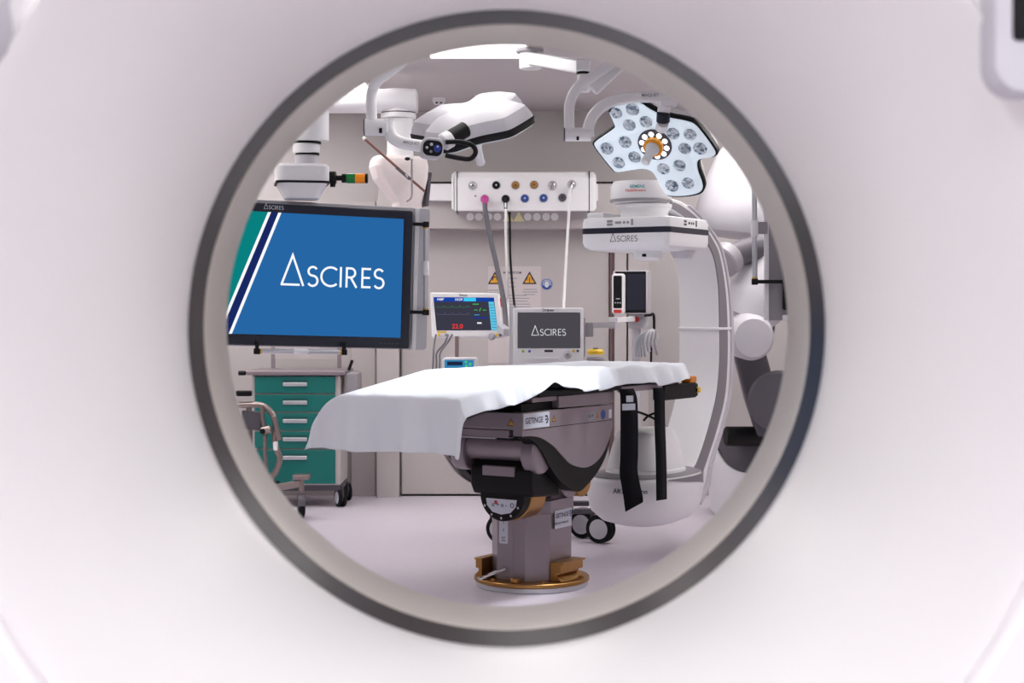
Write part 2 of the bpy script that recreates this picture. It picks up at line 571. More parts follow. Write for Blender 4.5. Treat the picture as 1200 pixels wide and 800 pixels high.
# ------------------------------------------------------------------ operating table
TM = Matrix.Translation((0.096, 7.74, 0)) @ Matrix.Rotation(R(-33), 4, 'Z')
table = thing('operating_table', 'steel operating table on a fixed column in the middle of the room', 'operating table', None, M=TM)
def tp(mb, name, m, root=table, **k):
    return mb.build(name, m, root, M=TM, **k)
plate = tp(MB().cyl((0, 0, 0), (0, 0, 0.026), 0.272, n=72, ch=0.003), 'floor_ring', m_alu)
bp = tp(MB().cyl((0, 0, 0.0262), (0, 0, 0.046), 0.281, n=72, ch=0.003), 'base_plate', m_brass)
for k in range(6):
    a = R(60 * k + 75)
    tp(MB().cyl((0.25 * math.cos(a), 0.25 * math.sin(a), 0.046), (0.25 * math.cos(a), 0.25 * math.sin(a), 0.056), 0.012, n=12), 'bolt', m_brass, bp)
def octa(hx, hy, ch, z):
    return [V((x, y, z)) for x, y in ((hx, -hy + ch), (hx, hy - ch), (hx - ch, hy), (-hx + ch, hy), (-hx, hy - ch), (-hx, -hy + ch), (-hx + ch, -hy), (hx - ch, -hy))]
colm = tp(MB().loops([octa(.165, .185, .085, 0.0462), octa(.165, .185, .085, 0.36), octa(.175, .19, .085, 0.372), octa(.175, .19, .085, 0.43)], True, True), 'column', m_steel, bevel=0.003)
# two brass clamps hugging the column foot
for sx in (-1, 1):
    mb = MB()
    prof = [(0.172, 0.047), (0.24, 0.047), (0.222, 0.066), (0.205, 0.076), (0.205, 0.088), (0.232, 0.090), (0.232, 0.128), (0.246, 0.130), (0.246, 0.138), (0.172, 0.138)]
    if sx < 0:
        prof = [(0.165 + (a - 0.172) * 0.62, b) for a, b in prof]
    mb.prism([V((sx * a, -0.11 if sx > 0 else -0.19, b)) for a, b in prof], (0, 0.21 if sx > 0 else 0.20, 0))
    tp(mb, 'clamp', m_brass, bevel=0.003)
# pedal, control head and label plates at the column foot
tp(MB().beam((-0.03, -0.19, 0.10), (-0.10, -0.315, 0.062), 0.02, 0.012), 'pedal', m_chrome, bevel=0.002)
tp(MB().cyl((0.05, -0.225, 0.046), (0.05, -0.225, 0.066), 0.026, n=24, ch=0.003), 'boss', m_brass)
tp(MB().bb((-0.078, -0.1868, 0.06), (0.012, -0.183, 0.355)), 'access_cover', m_steel, bevel=0.002)
Mf = TM @ frame((-0.04, -0.1878, 0.278), (1, 0, 0), (0, 0, 1), (0, -1, 0))
lp = MB().loops([P3(rrect(0.05, 0.118, 0.006), 0), P3(rrect(0.05, 0.118, 0.006), 0.0012)], True, True).build('instruction_label', m_label, table, Mf)
mk = MB()
for z_ in (0.042, 0.005, -0.03, -0.045):
    text(mk, {0.042: '1', 0.005: '/\\', -0.03: 'o>', -0.045: '=='}[z_], 0.02, 0, z_, 0.0018)
mk.build('lettering', m_print, lp, Mf)
Mr = TM @ frame((0.1762, 0.005, 0.335), (0, 1, 0), (0, 0, 1), (1, 0, 0))
lp = MB().loops([P3(rrect(0.155, 0.088, 0.004), 0), P3(rrect(0.155, 0.088, 0.004), 0.0015)], True, True).build('maker_label', m_label, table, Mr)
text(MB(), 'GETINGE', 0.03, -0.012, 0.016, 0.002).build('lettering', m_print, lp, Mr)
def getinge_mark(s_, cx, cy, z):
    mb = MB()
    mb.ribbon([(cx - s_ * .4, cy + s_ * .5), (cx + s_ * .2, cy + s_ * .5), (cx + s_ * .45, cy), (cx + s_ * .2, cy - s_ * .5), (cx - s_ * .1, cy - s_ * .5)], s_ * .28, False, z)
    mb.ribbon([(cx - s_ * .35, cy), (cx + s_ * .2, cy)], s_ * .25, False, z)
    return mb
getinge_mark(0.024, 0.062, 0.017, 0.002).build('emblem', m_blue, lp, Mr)
text(MB(), 'MAQUET  MAGNUS', 0.014, -0.016, -0.02, 0.002).build('small_lettering', m_print, lp, Mr)
# neck above the column
tp(MB().loops([octa(.165, .15, .07, 0.43), octa(.15, .13, .06, 0.46), octa(.14, .12, .06, 0.60), octa(.15, .13, .06, 0.72)], True, True), 'neck', m_steel, bevel=0.006)
tp(MB().cyl((0.10, 0.06, 0.53), (0.19, 0.06, 0.53), 0.10, n=40, ch=0.006), 'pivot_drum', m_steel)
tp(MB().cyl((0.12, 0.16, 0.50), (0.20, 0.16, 0.50), 0.075, n=40, ch=0.006), 'pivot_rim', m_brass)
# black tilt head facing the foot end
hb = MB()
prof = [(-0.13, 0.635), (-0.34, 0.635), (-0.385, 0.60), (-0.385, 0.52), (-0.36, 0.475), (-0.13, 0.46)]
hb.prism([V((-0.10, y, z)) for y, z in prof], (0.34, 0, 0))
head = tp(hb, 'tilt_head', m_black, bevel=0.012)
tp(MB().bb((-0.03, -0.388, 0.565), (0.15, -0.33, 0.612)), 'head_slot', m_steel, head, bevel=0.004)
disc = tp(MB().cyl((0.065, -0.30, 0.475), (0.065, -0.365, 0.475), 0.122, n=56, ch=0.004), 'tilt_disc', m_black)
tp(MB().cyl((0.065, -0.17, 0.475), (0.065, -0.302, 0.475), 0.126, n=56, ch=0.004), 'disc_rim', m_brass)
Md = TM @ frame((0.065, -0.3665, 0.445), (1, 0, 0), (0, 0, 1), (0, -1, 0))
hp = [(-0.085, 0.012), (0.085, 0.012), (0.08, -0.02), (0.05, -0.05), (0, -0.06), (-0.05, -0.05), (-0.08, -0.02)]
kp = MB().loops([P3(hp, 0), P3(hp, 0.002)], True, True).build('keypad', m_label, table, Md)
text(MB(), 'o + o -  O', 0.03, 0.01, -0.015, 0.0028).build('lettering', m_print, kp, Md)
MB().loops([P3(arc(-0.03, -0.004, 0.009, 0.009, 0, 330, 11), 0.002), P3(arc(-0.03, -0.004, 0.009, 0.009, 0, 330, 11), 0.004)], True, True).build('red_key', m_red, kp, Md)
for a in (-150, -120, -90, -60, -30):
    c = (0.065 + 0.107 * math.cos(R(a)), -0.366, 0.475 + 0.107 * math.sin(R(a)))
    tp(MB().cyl(c, V(c) + V((0, -0.003, 0)), 0.006, n=12), 'screw', m_chrome, disc)
# long cross bearing with end drums
tp(MB().cyl((-0.14, -0.33, 0.695), (0.20, -0.33, 0.695), 0.062, n=40, ch=0.01), 'cross_bearing', m_steel)
for x0, x1 in ((-0.20, -0.12), (0.195, 0.27)):
    mb = MB()
    pr = [V((x0, -0.33 + 0.085 * math.cos(R(a)), 0.675 + 0.095 * math.sin(R(a)))) for a in range(0, 360, 12)]
    mb.prism(pr, (x1 - x0, 0, 0))
    tp(mb, 'bearing_drum', m_steel, bevel=0.012)
# side shields: steel flank over a black curved skirt, traced in the plane of the flank
SX = 0.285
MS = TM @ frame((SX, 0, 0), (0, 1, 0), (0, 0, 1), (1, 0, 0))
def tr(pts): return [onp(MS, *p) for p in pts]
outer = tr([(612, 513), (622, 514), (635, 527), (645, 546), (656, 562), (667, 571), (679, 576), (690, 567), (703, 550), (712, 530), (718, 502)])
inner = tr([(612, 511.5), (624, 511), (636, 514), (649, 523), (659, 534), (668, 543), (678, 547), (688, 547.5), (698, 542), (707, 531), (714, 515), (718, 500)])
topl = tr([(612.3, 484), (718, 473.5)])
def flat(poly): return [V((a, b, 0)) for a, b in poly]
sm_o = [V((p.x, p.y, 0)) for p in smooth([(a, b, 0) for a, b in outer], 5)]
sm_i = [V((p.x, p.y, 0)) for p in smooth([(a, b, 0) for a, b in inner], 5)]
flank = flat(topl) + [V((topl[1][0] + 0.004, inner[-1][1], 0))] + list(reversed(sm_i))
mb = MB()
mb.prism(flank, (0, 0, -0.05))
mb.build('side_flank', m_steel, table, MS, bevel=0.003)
skirt = sm_o + list(reversed(sm_i))
mb = MB()
mb.prism([p + V((0, 0, -0.004)) for p in skirt], (0, 0, -0.07))
mb.build('side_skirt', m_black, table, MS)
MSl = TM @ frame((-SX, 0, 0), (0, 1, 0), (0, 0, 1), (1, 0, 0))
mb = MB(); mb.prism([p + V((0, -0.004, 0.051)) for p in flank], (0, 0, 0.004)); mb.build('dark_inner_sheet', m_black, table, MSl)  # thin black sheet set against the inside of the left flank
mb = MB(); mb.prism(flank, (0, 0, 0.05)); mb.build('side_flank', m_steel, table, MSl, bevel=0.003)
mb = MB(); mb.prism([p + V((0, 0, 0.004)) for p in skirt], (0, 0, 0.05)); mb.build('side_skirt', m_black, table, MSl)
mb = MB(); mb.sweep([p + V((0, 0, -0.01)) for p in sm_o], [(-0.004, -0.006), (0.004, -0.006), (0.004, 0.006), (-0.004, 0.006)], up=(0, 0, 1)); mb.build('skirt_edge', m_steel, table, MSl)
y0f, y1f = topl[0][0], topl[1][0]
ztop = topl[0][1]
# the body across the foot end, in two steps
fx = SX - 0.05
tp(MB().bb((-fx - 0.02, y0f + 0.002, ztop - 0.078), (fx, y0f + 0.30, ztop)), 'front_fascia', m_steel, bevel=0.004)
tp(MB().bb((-fx - 0.02, y0f + 0.012, ztop - 0.118), (fx - 0.03, y0f + 0.28, ztop - 0.081)), 'lower_fascia', m_steel, bevel=0.004)
tp(MB().bb((-fx, y0f + 0.008, ztop - 0.124), (fx - 0.10, y0f + 0.02, ztop - 0.1185)), 'bright_lip', m_alu)
tp(MB().bb((-fx, y0f + 0.15, 0.70), (fx, y1f - 0.06, ztop - 0.02)), 'core', m_black, bevel=0.02)
# seam and labels on the flank
sy = onp(MS, 660, 497.5)
seam = MB(); seam.ribbon([(topl[0][0] + 0.004, ztop - 0.078), (topl[1][0] - 0.004, ztop - 0.078)], 0.003, False, 0.0006); seam.build('seam', m_gap, table, MS)
a, b = onp(MS, 613.5, 486), onp(MS, 643.5, 500)
cx, cy = (a[0] + b[0]) / 2, ztop - 0.039
lw = b[0] - a[0]
lp = MB().loops([P3(rrect(lw, 0.068, 0.003, cx=cx, cy=cy), 0), P3(rrect(lw, 0.068, 0.003, cx=cx, cy=cy), 0.0015)], True, True).build('maker_label', m_label, table, MS)
text(MB(), 'GETINGE', 0.038, cx - lw * 0.10, cy, 0.002, sx=1.05 * lw * 0.70 / 0.165).build('lettering', m_print, lp, MS)
getinge_mark(0.03, cx + lw * 0.38, cy, 0.002).build('emblem', m_print, lp, MS)
def tri(M, root, cx, cy, s_, name='warning_label', sign='!'):
    q = [(cx - s_ / 2, cy - s_ * .4), (cx + s_ / 2, cy - s_ * .4), (cx, cy + s_ * .47)]
    o = MB().loops([P3(q, 0), P3(q, 0.0008)], True, True).build(name, m_warn, root, M, smooth=False)
    e = MB(); e.ribbon(q, s_ * .1, True, 0.0014)
    text(e, sign, s_ * .6, cx, cy - s_ * .08, 0.0014)
    e.build('symbol', m_print, o, M)
    return o
u = onp(MS, 649, 493); tri(MS, table, u[0], ztop - 0.04, 0.03)
u = onp(MS, 692, 487.5)
q = MB(); q.loops([P3(rrect(0.06, 0.03, 0.002, cx=u[0], cy=u[1]), 0), P3(rrect(0.06, 0.03, 0.002, cx=u[0], cy=u[1]), 0.001)], True, True)
ol = q.build('rating_label', m_greyprint, table, MS)
text(MB(), 'CE IP', 0.022, u[0], u[1], 0.0016).build('lettering', m_print, ol, MS)
u = onp(MS, 700, 486.5); tri(MS, table, u[0], u[1], 0.022)
u = onp(MS, 707, 485.5)
MB().loops([P3(arc(u[0], u[1], 0.020, 0.022, 0, 345, 23), 0), P3(arc(u[0], u[1], 0.020, 0.022, 0, 345, 23), 0.0012)], True, True).build('mandatory_label', m_blue, table, MS)
u = onp(MS, 715, 484.5)
MB().loops([P3(rrect(0.026, 0.042, 0.004, cx=u[0], cy=u[1]), 0), P3(rrect(0.026, 0.042, 0.004, cx=u[0], cy=u[1]), 0.0012)], True, True).build('safety_label', m_label, table, MS)
Mff = TM @ frame((0, y0f + 0.002, ztop - 0.039), (1, 0, 0), (0, 0, 1), (0, -1, 0))
u = onp(Mff, 599, 495); tri(Mff, table, u[0], u[1], 0.034)
# sub-frame, rails and padding above the body
tp(MB().bb((-0.24, -0.47, ztop), (0.24, 0.33, ztop + 0.035)), 'lift_frame', m_black)
tp(MB().bb((0.10, -0.20, ztop + 0.004), (0.278, 0.32, ztop + 0.062)), 'slide_block', m_steel, bevel=0.004)
tp(MB().bb((0.08, -0.42, ztop + 0.040), (0.270, -0.205, ztop + 0.064)), 'slide_block', m_steel, bevel=0.004)
tp(MB().bb((-0.278, -0.20, ztop + 0.004), (-0.10, 0.32, ztop + 0.062)), 'slide_block', m_steel, bevel=0.004)
YB = -0.46
def topz(y):
    return 1.050 if y > YB else 1.050 - (YB - y) / 0.58 * 0.088
tp(MB().bb((-0.27, YB, 0.936), (0.27, 1.04, 0.972)), 'table_top', m_black, bevel=0.005)
tp(MB().bb((-0.29, YB + 0.005, 0.973), (0.29, 1.05, 1.043)), 'mattress', m_rubber, bevel=0.018, seg=3)
lg = MB(); lg.prism([V((-0.27, y, z)) for y, z in ((YB - 0.004, 0.94), (YB - 0.004, 0.972), (-1.02, topz(-1.02) - 0.072), (-1.02, topz(-1.02) - 0.105))], (0.54, 0, 0))
tp(lg, 'leg_section', m_black, bevel=0.004)
lg = MB(); lg.prism([V((-0.29, y, z)) for y, z in ((YB - 0.004, 0.973), (YB - 0.004, topz(YB) - 0.008), (-1.03, topz(-1.03) - 0.008), (-1.03, topz(-1.03) - 0.071))], (0.58, 0, 0))
tp(lg, 'leg_mattress', m_rubber, bevel=0.016, seg=3)
for sx in (-1, 1):
    tp(MB().bb((sx * 0.275, 0.36, 0.927), (sx * 0.300, 0.93, 0.957)), 'side_rail', m_steel, bevel=0.003)
    tp(MB().bb((sx * 0.275, -0.40, 0.940), (sx * 0.295, 0.34, 0.965)), 'side_rail', m_black, bevel=0.003)
    tp(MB().bb((sx * 0.24, 0.80, 0.865), (sx * 0.31, 1.17, 0.945)), 'head_rail', m_black, bevel=0.006)
    tp(MB().box((sx * 0.285, 1.132, 0.963), (0.06, 0.075, 0.036)), 'rail_clamp', m_orange, bevel=0.008)
    kn = MB()
    for k in range(6):
        a = R(60 * k)
        kn.cyl((sx * 0.275 + 0.026 * math.cos(a), 1.17, 0.905 + 0.026 * math.sin(a)), (sx * 0.275 + 0.026 * math.cos(a), 1.205, 0.905 + 0.026 * math.sin(a)), 0.016, n=12, ch=0.003)
    kn.cyl((sx * 0.275, 1.168, 0.905), (sx * 0.275, 1.208, 0.905), 0.028, n=20, ch=0.003)
    kb = tp(kn, 'star_knob', m_black)
    tp(MB().cyl((sx * 0.275 , 1.208, 0.905), (sx * 0.275, 1.213, 0.905), 0.015, n=20), 'knob_cap', m_yellow, kb)
    Mk = (sx * 0.275)
# yellow caps face the side too
    tp(MB().cyl((sx * 0.302, 1.188, 0.905), (sx * 0.322, 1.188, 0.905), 0.016, n=20, ch=0.002), 'knob_pin', m_yellow, kb)

# sheet over the table
def sheet():
    mb = MB()
    na, nb = 60, 130
    DLm, DR, DF, DH = 0.34, 0.10, 0.245, 0.06
    H = 0.297
    a0, a1, b0, b1 = -H - DLm, H + DR, -1.045 - DF, 1.055 + DH
    vs = []
    for j in range(nb + 1):
        b = b0 + (b1 - b0) * j / nb
        for i in range(na + 1):
            a = a0 + (a1 - a0) * i / na
            kf = min(1, max(0, (-0.45 - b) / 0.5))           # 1 near the foot end
            da = max(0, abs(a) - H)
            db = max(0, -1.045 - b)
            dh = max(0, b - 1.055)
            yy = max(min(b, 1.055), -1.045)
            z = topz(yy) + 0.004
            x = max(-H, min(H, a))
            if a < 0:
                da *= 0.45 + 0.55 * kf
                fl = 0.5
            else:
                hem = 1.0 + 0.12 * math.sin(b * 9 + 1.0) - (0.36 * max(0, 1 - abs(b + 0.30) / 0.15)) 
                da *= hem
                fl = 0.35 + 0.05 * kf
                fl += (0.17 * math.sin(b * 26 + 2 * math.sin(b * 7)) + 0.12 * noise.noise(V((b * 22, 3.1, 0)))) * (1 if b > -0.8 else 0.4)
            fl = min(0.9, max(0.05, fl))
            dA = da * math.sqrt(1 - fl * fl)
            x += (1 if a > 0 else -1) * da * fl
            if a < 0 and da:
                q_ = da / (DLm * (0.45 + 0.55 * kf)) * math.pi / 2
                x = -H - (0.06 + 0.16 * kf) * math.sin(q_)
                dA = (0.13 + 0.11 * kf) * (1 - math.cos(q_))
            wv = 0.022 * db / DF * math.sin(a * 17 + 1.3 * math.sin(a * 7)) + 0.010 * db / DF * math.sin(a * 43 + b * 6)
            yy -= db * 0.16 + wv if db else 0
            dB = db * 0.985
            yy += dh * 0.4
            drop = max(dA, dB) + 0.08 * min(dA, dB)
            drop = max(drop, dh * 0.9)
            z -= drop
            if da == 0 and db == 0:
                e = min(1, (H - abs(a)) / 0.08)
                z += 0.006 * noise.noise(V((a * 9, b * 7, 0.3))) + 0.003 * noise.noise(V((a * 30, b * 16, 2.3)))
                # creases running in from the right edge
                if a > 0.0:
                    z += 0.018 * (a / H) ** 2 * (0.4 + 0.6 * noise.noise(V((b * 2.5, 1.7, 0)))) * math.sin(b * 21 + a * 12 + 3 * noise.noise(V((b * 3, a * 4, 5)))) * (1 if b > -0.75 else 0.2)
                z = max(z, topz(yy) - 0.003)
            if db:
                z += 0.006 * math.sin(a * 9 + 0.6) * (db / DF) ** 2
            vs.append((x, yy, z))
    fs = []
    for j in range(nb):
        for i in range(na):
            k = j * (na + 1) + i
            fs.append((k, k + 1, k + na + 2, k + na + 1))
    mb.add(vs, fs)
    return mb.build('bed_sheet', m_sheet, None, TM, angle=180, solid=0.003, sub=1)
tag(sheet(), 'white cloth sheet draped over the operating table, hanging down at the foot end', 'sheet')

# two black straps hanging from the right side of the table
def strap(pts, wd, label, dirs):
    t = MB()
    sm = smooth(pts, 6)
    n = len(sm)
    vs = []
    for i, p in enumerate(sm):
        q = i / (n - 1)
        k = q * (len(dirs) - 1)
        i0 = min(int(k), len(dirs) - 2)
        d = V(dirs[i0]).lerp(V(dirs[i0 + 1]), k - i0).normalized()
        vs += [p - d * wd / 2, p + d * wd / 2]
    fs = [(2 * i, 2 * i + 1, 2 * i + 3, 2 * i + 2) for i in range(n - 1)]
    t.add(vs, fs)
    o = t.build('strap', m_strap, None, TM, solid=0.004)
    tag(o, label, 'strap', 'black straps hanging from the table')
    return o
s1 = strap([(0.322, 0.37, 0.946), (0.335, 0.37, 0.90), (0.338, 0.37, 0.80), (0.338, 0.37, 0.62), (0.338, 0.365, 0.53), (0.35, 0.385, 0.42), (0.355, 0.39, 0.36)], 0.10, 'black strap with a twisted end hanging from the table next to its steel flank',
           [(0.22, 0.97, 0), (0.45, 0.89, 0), (0.5, 0.85, 0), (0.5, 0.85, 0)] + [(0.6, 0.75, 0.0), (0.7, 0.7, 0.5)])
Ml = TM @ frame((0.340, 0.37, 0.865), V((0.5, 0.85, 0)).normalized(), (0, 0, 1), V((0.85, -0.5, 0)).normalized())
for j, (dx, dz, ww) in enumerate(((0.0, 0.032, 0.04), (-0.006, -0.008, 0.075))):
    MB().loops([P3(rrect(ww, 0.032, 0.003, cx=dx, cy=dz), 0.001), P3(rrect(ww, 0.032, 0.003, cx=dx, cy=dz), 0.003)], True, True).build('care_label', m_label, s1, Ml)
strap([(0.312, 0.72, 0.935), (0.322, 0.72, 0.90), (0.325, 0.72, 0.75), (0.33, 0.725, 0.55), (0.335, 0.72, 0.36)], 0.088, 'straight black strap hanging from the table nearer its head end',
      [(0.15, 0.99, 0)] * 4)

# ------------------------------------------------------------------ angiography C-arm
CM = Matrix.Translation((0.726, 8.6, 0)) @ Matrix.Rotation(R(-31), 4, 'Z')
carm = thing('angiography_c_arm', 'large white and grey C shaped x-ray arm curving around the head of the table', 'c-arm', None, M=CM)
def cp(mb, name, m, root=carm, **k):
    return mb.build(name, m, root, M=CM, **k)
HWX = 0.125
MC = CM @ frame((HWX, 0, 0), (0, 1, 0), (0, 0, 1), (1, 0, 0))
co = [onp(MC, *p) for p in [(776, 227), (800, 236.5), (819, 252), (840, 281), (848, 303), (855, 345), (857.5, 395), (857, 430), (854.5, 465), (847, 497), (838, 527), (832, 548), (828, 570)]]
ci = [onp(MC, *p) for p in [(776, 239), (791, 246.5), (816, 266), (834, 296), (840, 322), (842, 350), (842.5, 392), (842, 430), (838, 467), (828, 506), (818, 536), (812, 548), (804, 556)]]
co = co[1:]
ci = ci[1:]
co = [(0.0, co[0][1] + 0.012)] + [p for p in co if p[0] > 0.02] + [(0.35, 0.22), (0.10, 0.195)]
ci = [(0.0, ci[0][1] + 0.012)] + [p for p in ci if p[0] > 0.02] + [(0.30, 0.455), (0.10, 0.455)]
co = smooth([(a, b, 0) for a, b in co], 6)
ci = smooth([(a, b, 0) for a, b in ci], 6)
def strip(o_, i_, k0, k1):
    return [(o_[i].lerp(i_[i], k0), o_[i].lerp(i_[i], k1)) for i in range(len(o_))]
def cbody(pairs, x0, x1, name, m, root=carm, bev=0.012):
    L_ = []
    for a, b in pairs:
        L_.append([V((x0, a.x, a.y)), V((x1, a.x, a.y)), V((x1, b.x, b.y)), V((x0, b.x, b.y))])
    mb = MB()
    mb.loops(L_, True, True)
    return cp(mb, name, m, root, bevel=bev, seg=3, angle=40)
cmid = min(range(len(co) // 3, 2 * len(co) // 3), key=lambda k: abs(co[k].y - (EYE - (390 - HZ) * 9.3 / FPX)))
cbody(strip(co, ci, 0.0, 1.0)[:cmid + 1], -HWX, HWX, 'upper_arc', m_white)
cbody(strip(co, ci, 0.0, 1.0)[cmid:], -HWX, HWX, 'lower_arc', m_white)
cbody(strip(co, ci, 0.36, 0.98)[2:-4], HWX - 0.01, HWX + 0.005, 'track', mat('track_grey', (128, 124, 130), 0.45), bev=0.004)
cbody(strip(co, ci, -0.06, 0.12)[8:-8], -HWX * 0.8, HWX + 0.012, 'outer_bumper', m_grey, bev=0.006)
a, b = co[cmid], ci[cmid]
mb = MB(); mb.bb((-HWX - 0.006, b.x - 0.012, b.y - 0.008), (HWX + 0.008, a.x + 0.004, b.y + 0.008)); cp(mb, 'joint_band', m_white, bevel=0.004)
# detector: cap, neck and flat head
capr = MB().lathe([(0, 1.905), (0.13, 1.905), (0.155, 1.915), (0.165, 1.94), (0.165, 2.0), (0.15, 2.03), (0, 2.04)], (-0.03, 0, 0), (0, 0, 1), 56)
cap = cp(capr, 'detector_cap', m_white)
cp(MB().lathe([(0.166, 1.918), (0.170, 1.922), (0.170, 1.93), (0.166, 1.934)], (-0.03, 0, 0), (0, 0, 1), 56), 'cap_seam', m_mid, cap)
cp(MB().lathe([(0, 1.82), (0.135, 1.82), (0.128, 1.85), (0.132, 1.87), (0.15, 1.89), (0.15, 1.906), (0, 1.906)], (-0.01, 0, 0), (0, 0, 1), 56), 'detector_neck', m_white)
def rloop(wx_, wy_, r, z): return P3(rrect(wx_, wy_, r), z)
det = MB().loops([rloop(.40, .42, .04, 1.650), rloop(.47, .475, .035, 1.656), rloop(.508, .508, .03, 1.674), rloop(.52, .52, .03, 1.696), rloop(.52, .52, .03, 1.73), rloop(.52, .52, .03, 1.80), rloop(.51, .51, .03, 1.822), rloop(.48, .48, .03, 1.828)], True, True)
dt = cp(det, 'detector_head', m_white, angle=30)
cp(MB().loops([rloop(.518, .518, .03, 1.741), rloop(.526, .526, .03, 1.743), rloop(.526, .526, .03, 1.771), rloop(.518, .518, .03, 1.773)], True, True), 'bumper_strip', m_navy, dt)
MD = CM @ frame((0, -0.2605, 0), (1, 0, 0), (0, 0, 1), (0, -1, 0))
wordmark(0.031, -0.085, 1.6975, 0.0005).build('lettering', m_print, dt, CM @ frame((0, -0.2602, 0), (1, 0, 0), (0, 0, 1), (0, -1, 0)))
for cx, cz, ww, hh in ((-0.085, 1.806, .034, .013), (-0.085, 1.789, .034, .013), (-0.035, 1.798, .036, .012), (0.0, 1.798, .014, .013), (0.022, 1.798, .014, .013), (0.047, 1.799, .012, .034)):
    MB().loops([P3(rrect(ww, hh, .004, cx=cx, cy=cz), 0), P3(rrect(ww, hh, .004, cx=cx, cy=cz), 0.002)], True, True).build('key', m_mid, dt, MD)
MD2 = CM @ frame((0.2605, 0, 0), (0, 1, 0), (0, 0, 1), (1, 0, 0))
for cx, cz, ww, hh in ((-0.06, 1.806, .03, .012), (-0.06, 1.789, .03, .012), (-0.01, 1.798, .02, .012), (0.02, 1.798, .012, .013), (0.045, 1.798, .012, .013), (0.08, 1.799, .012, .034)):
    MB().loops([P3(rrect(ww, hh, .004, cx=cx, cy=cz), 0), P3(rrect(ww, hh, .004, cx=cx, cy=cz), 0.002)], True, True).build('key', m_dgrey, dt, MD2)
# bright handle bar on the left rear of the head
cp(MB().box((-0.19, -0.06, 1.842), (0.10, 0.34, 0.03)), 'control_box', m_white, dt, bevel=0.008)
lug = cp(MB().lathe([(0, 1.60), (0.055, 1.60), (0.075, 1.615), (0.08, 1.652), (0, 1.652)], (0.06, -0.10, 0), (0, 0, 1), 36), 'collision_cap', m_white, dt)
cp(MB().box((0.075, -0.172, 1.626), (0.022, 0.01, 0.016)), 'sensor', m_black, lug)
cp(MB().lathe([(0, 1.615), (0.05, 1.615), (0.07, 1.652), (0, 1.652)], (0.19, 0.06, 0), (0, 0, 1), 36), 'collision_cap', m_grey, dt)
capM = CM @ frame((-0.03, -0.1655, 1.972), (1, 0, 0), (0, 0, 1), (0, -1, 0))
def bent(mb, cx, cy, r, ax_off):
    """wrap flat letters (xz) round a vertical cylinder of radius r about (cx, cy)"""
    for k, p in enumerate(mb.v):
        a = (p.x + ax_off) / r
        mb.v[k] = V((cx + (r + 0.001) * math.sin(a), cy - (r + 0.001) * math.cos(a), p.y))
    return mb
tt = MB(); text(tt, 'SIEMENS', 0.022, 0, 2.000 - 0.006, 0); bent(tt, -0.03, 0, 0.165, 0.055); cp(tt, 'lettering', m_teallet, cap)
tt = MB(); text(tt, 'Healthineers', 0.022, 0, 1.974, 0); bent(tt, -0.03, 0, 0.165, 0.045); cp(tt, 'small_lettering', m_coral, cap)
# tube end: boat shaped housing, dome and flange
bo = MB()
def el(a_, b_, z, cy=0.0, n=56, ex=2.4):
    out = []
    for k in range(n):
        t_ = 2 * math.pi * k / n
        ca, sa = math.cos(t_), math.sin(t_)
        out.append(V((a_ * abs(ca) ** (2 / ex) * (1 if ca >= 0 else -1), cy + b_ * abs(sa) ** (2 / ex) * (1 if sa >= 0 else -1), z)))
    return out
bo.loops([el(.05, .1, .178, .02), el(.13, .2, .185, .02), el(.205, .30, .215, .01), el(.25, .37, .27, 0), el(.265, .40, .35, 0), el(.262, .40, .43, 0), el(.25, .385, .455, 0), el(.22, .35, .465, 0)], True, True)
tube_ = cp(bo, 'tube_housing', m_white, angle=50)
cp(MB().loops([el(.193, .245, .462, 0), el(.196, .25, .468, 0), el(.192, .245, .482, 0), el(.18, .235, .487, 0)], True, True), 'tube_flange', m_white)
cp(MB().loops([el(.18, .23, .486, 0, ex=3), el(.174, .225, .52, 0, ex=3), el(.15, .20, .62, 0, ex=3), el(.13, .175, .675, 0, ex=3), el(.105, .15, .695, 0, ex=3), el(.05, .08, .70, 0, ex=3)], True, True), 'collimator_dome', m_white, angle=50)
cp(MB().loops([el(.252, .388, .4562, 0), el(.222, .352, .4665, 0), el(.15, .2, .467, 0)]), 'housing_deck', MATS['track_grey'])
tr_ = []
for k in range(25):
    t_ = R(-28 + 100 * k / 24)
    ca, sa = math.cos(t_), math.sin(t_)
    p = V((.262 * abs(ca) ** (2 / 2.4), .40 * abs(sa) ** (2 / 2.4) * (1 if sa >= 0 else -1), 0))
    th = 0.004 + 0.05 * min(1, k / 14)
    tr_.append([p * 0.985 + V((0, 0, .448 - th)), p * 1.012 + V((0, 0, .448 - th)), p * 1.012 + V((0, 0, .448)), p * 0.985 + V((0, 0, .448))])
cp(MB().loops(tr_, True, True), 'rim_channel', MATS['track_grey'])
# printed name on the near flank of the housing
MT = CM @ frame((0.262, -0.12, 0.40), (0.0, 1, 0), (0, 0, 1), (1, 0, 0))
def conform(mb, a_, b_, cy, ex=2.4, off=0.002, t0=0.0):
    """lay letters (x along, y up) round the rim of the housing"""
    tab = []
    s_ = 0.0
    prev = None
    for k in range(721):
        t_ = -math.pi / 2 + t0 + math.pi * k / 720
        ca, sa = math.cos(t_), math.sin(t_)
        p = V((a_ * abs(ca) ** (2 / ex) * (1 if ca >= 0 else -1), cy + b_ * abs(sa) ** (2 / ex) * (1 if sa >= 0 else -1), 0))
        if prev is not None: s_ += (p - prev).length
        tab.append((s_, p)); prev = p
    for k, v in enumerate(mb.v):
        i = min(range(len(tab)), key=lambda q: abs(tab[q][0] - v.x))
        p = tab[i][1]
        nrm = V((p.x / a_ ** 2, (p.y - cy) / b_ ** 2, 0)).normalized()
        mb.v[k] = V((p.x, p.y, v.y)) + nrm * off
    return mb
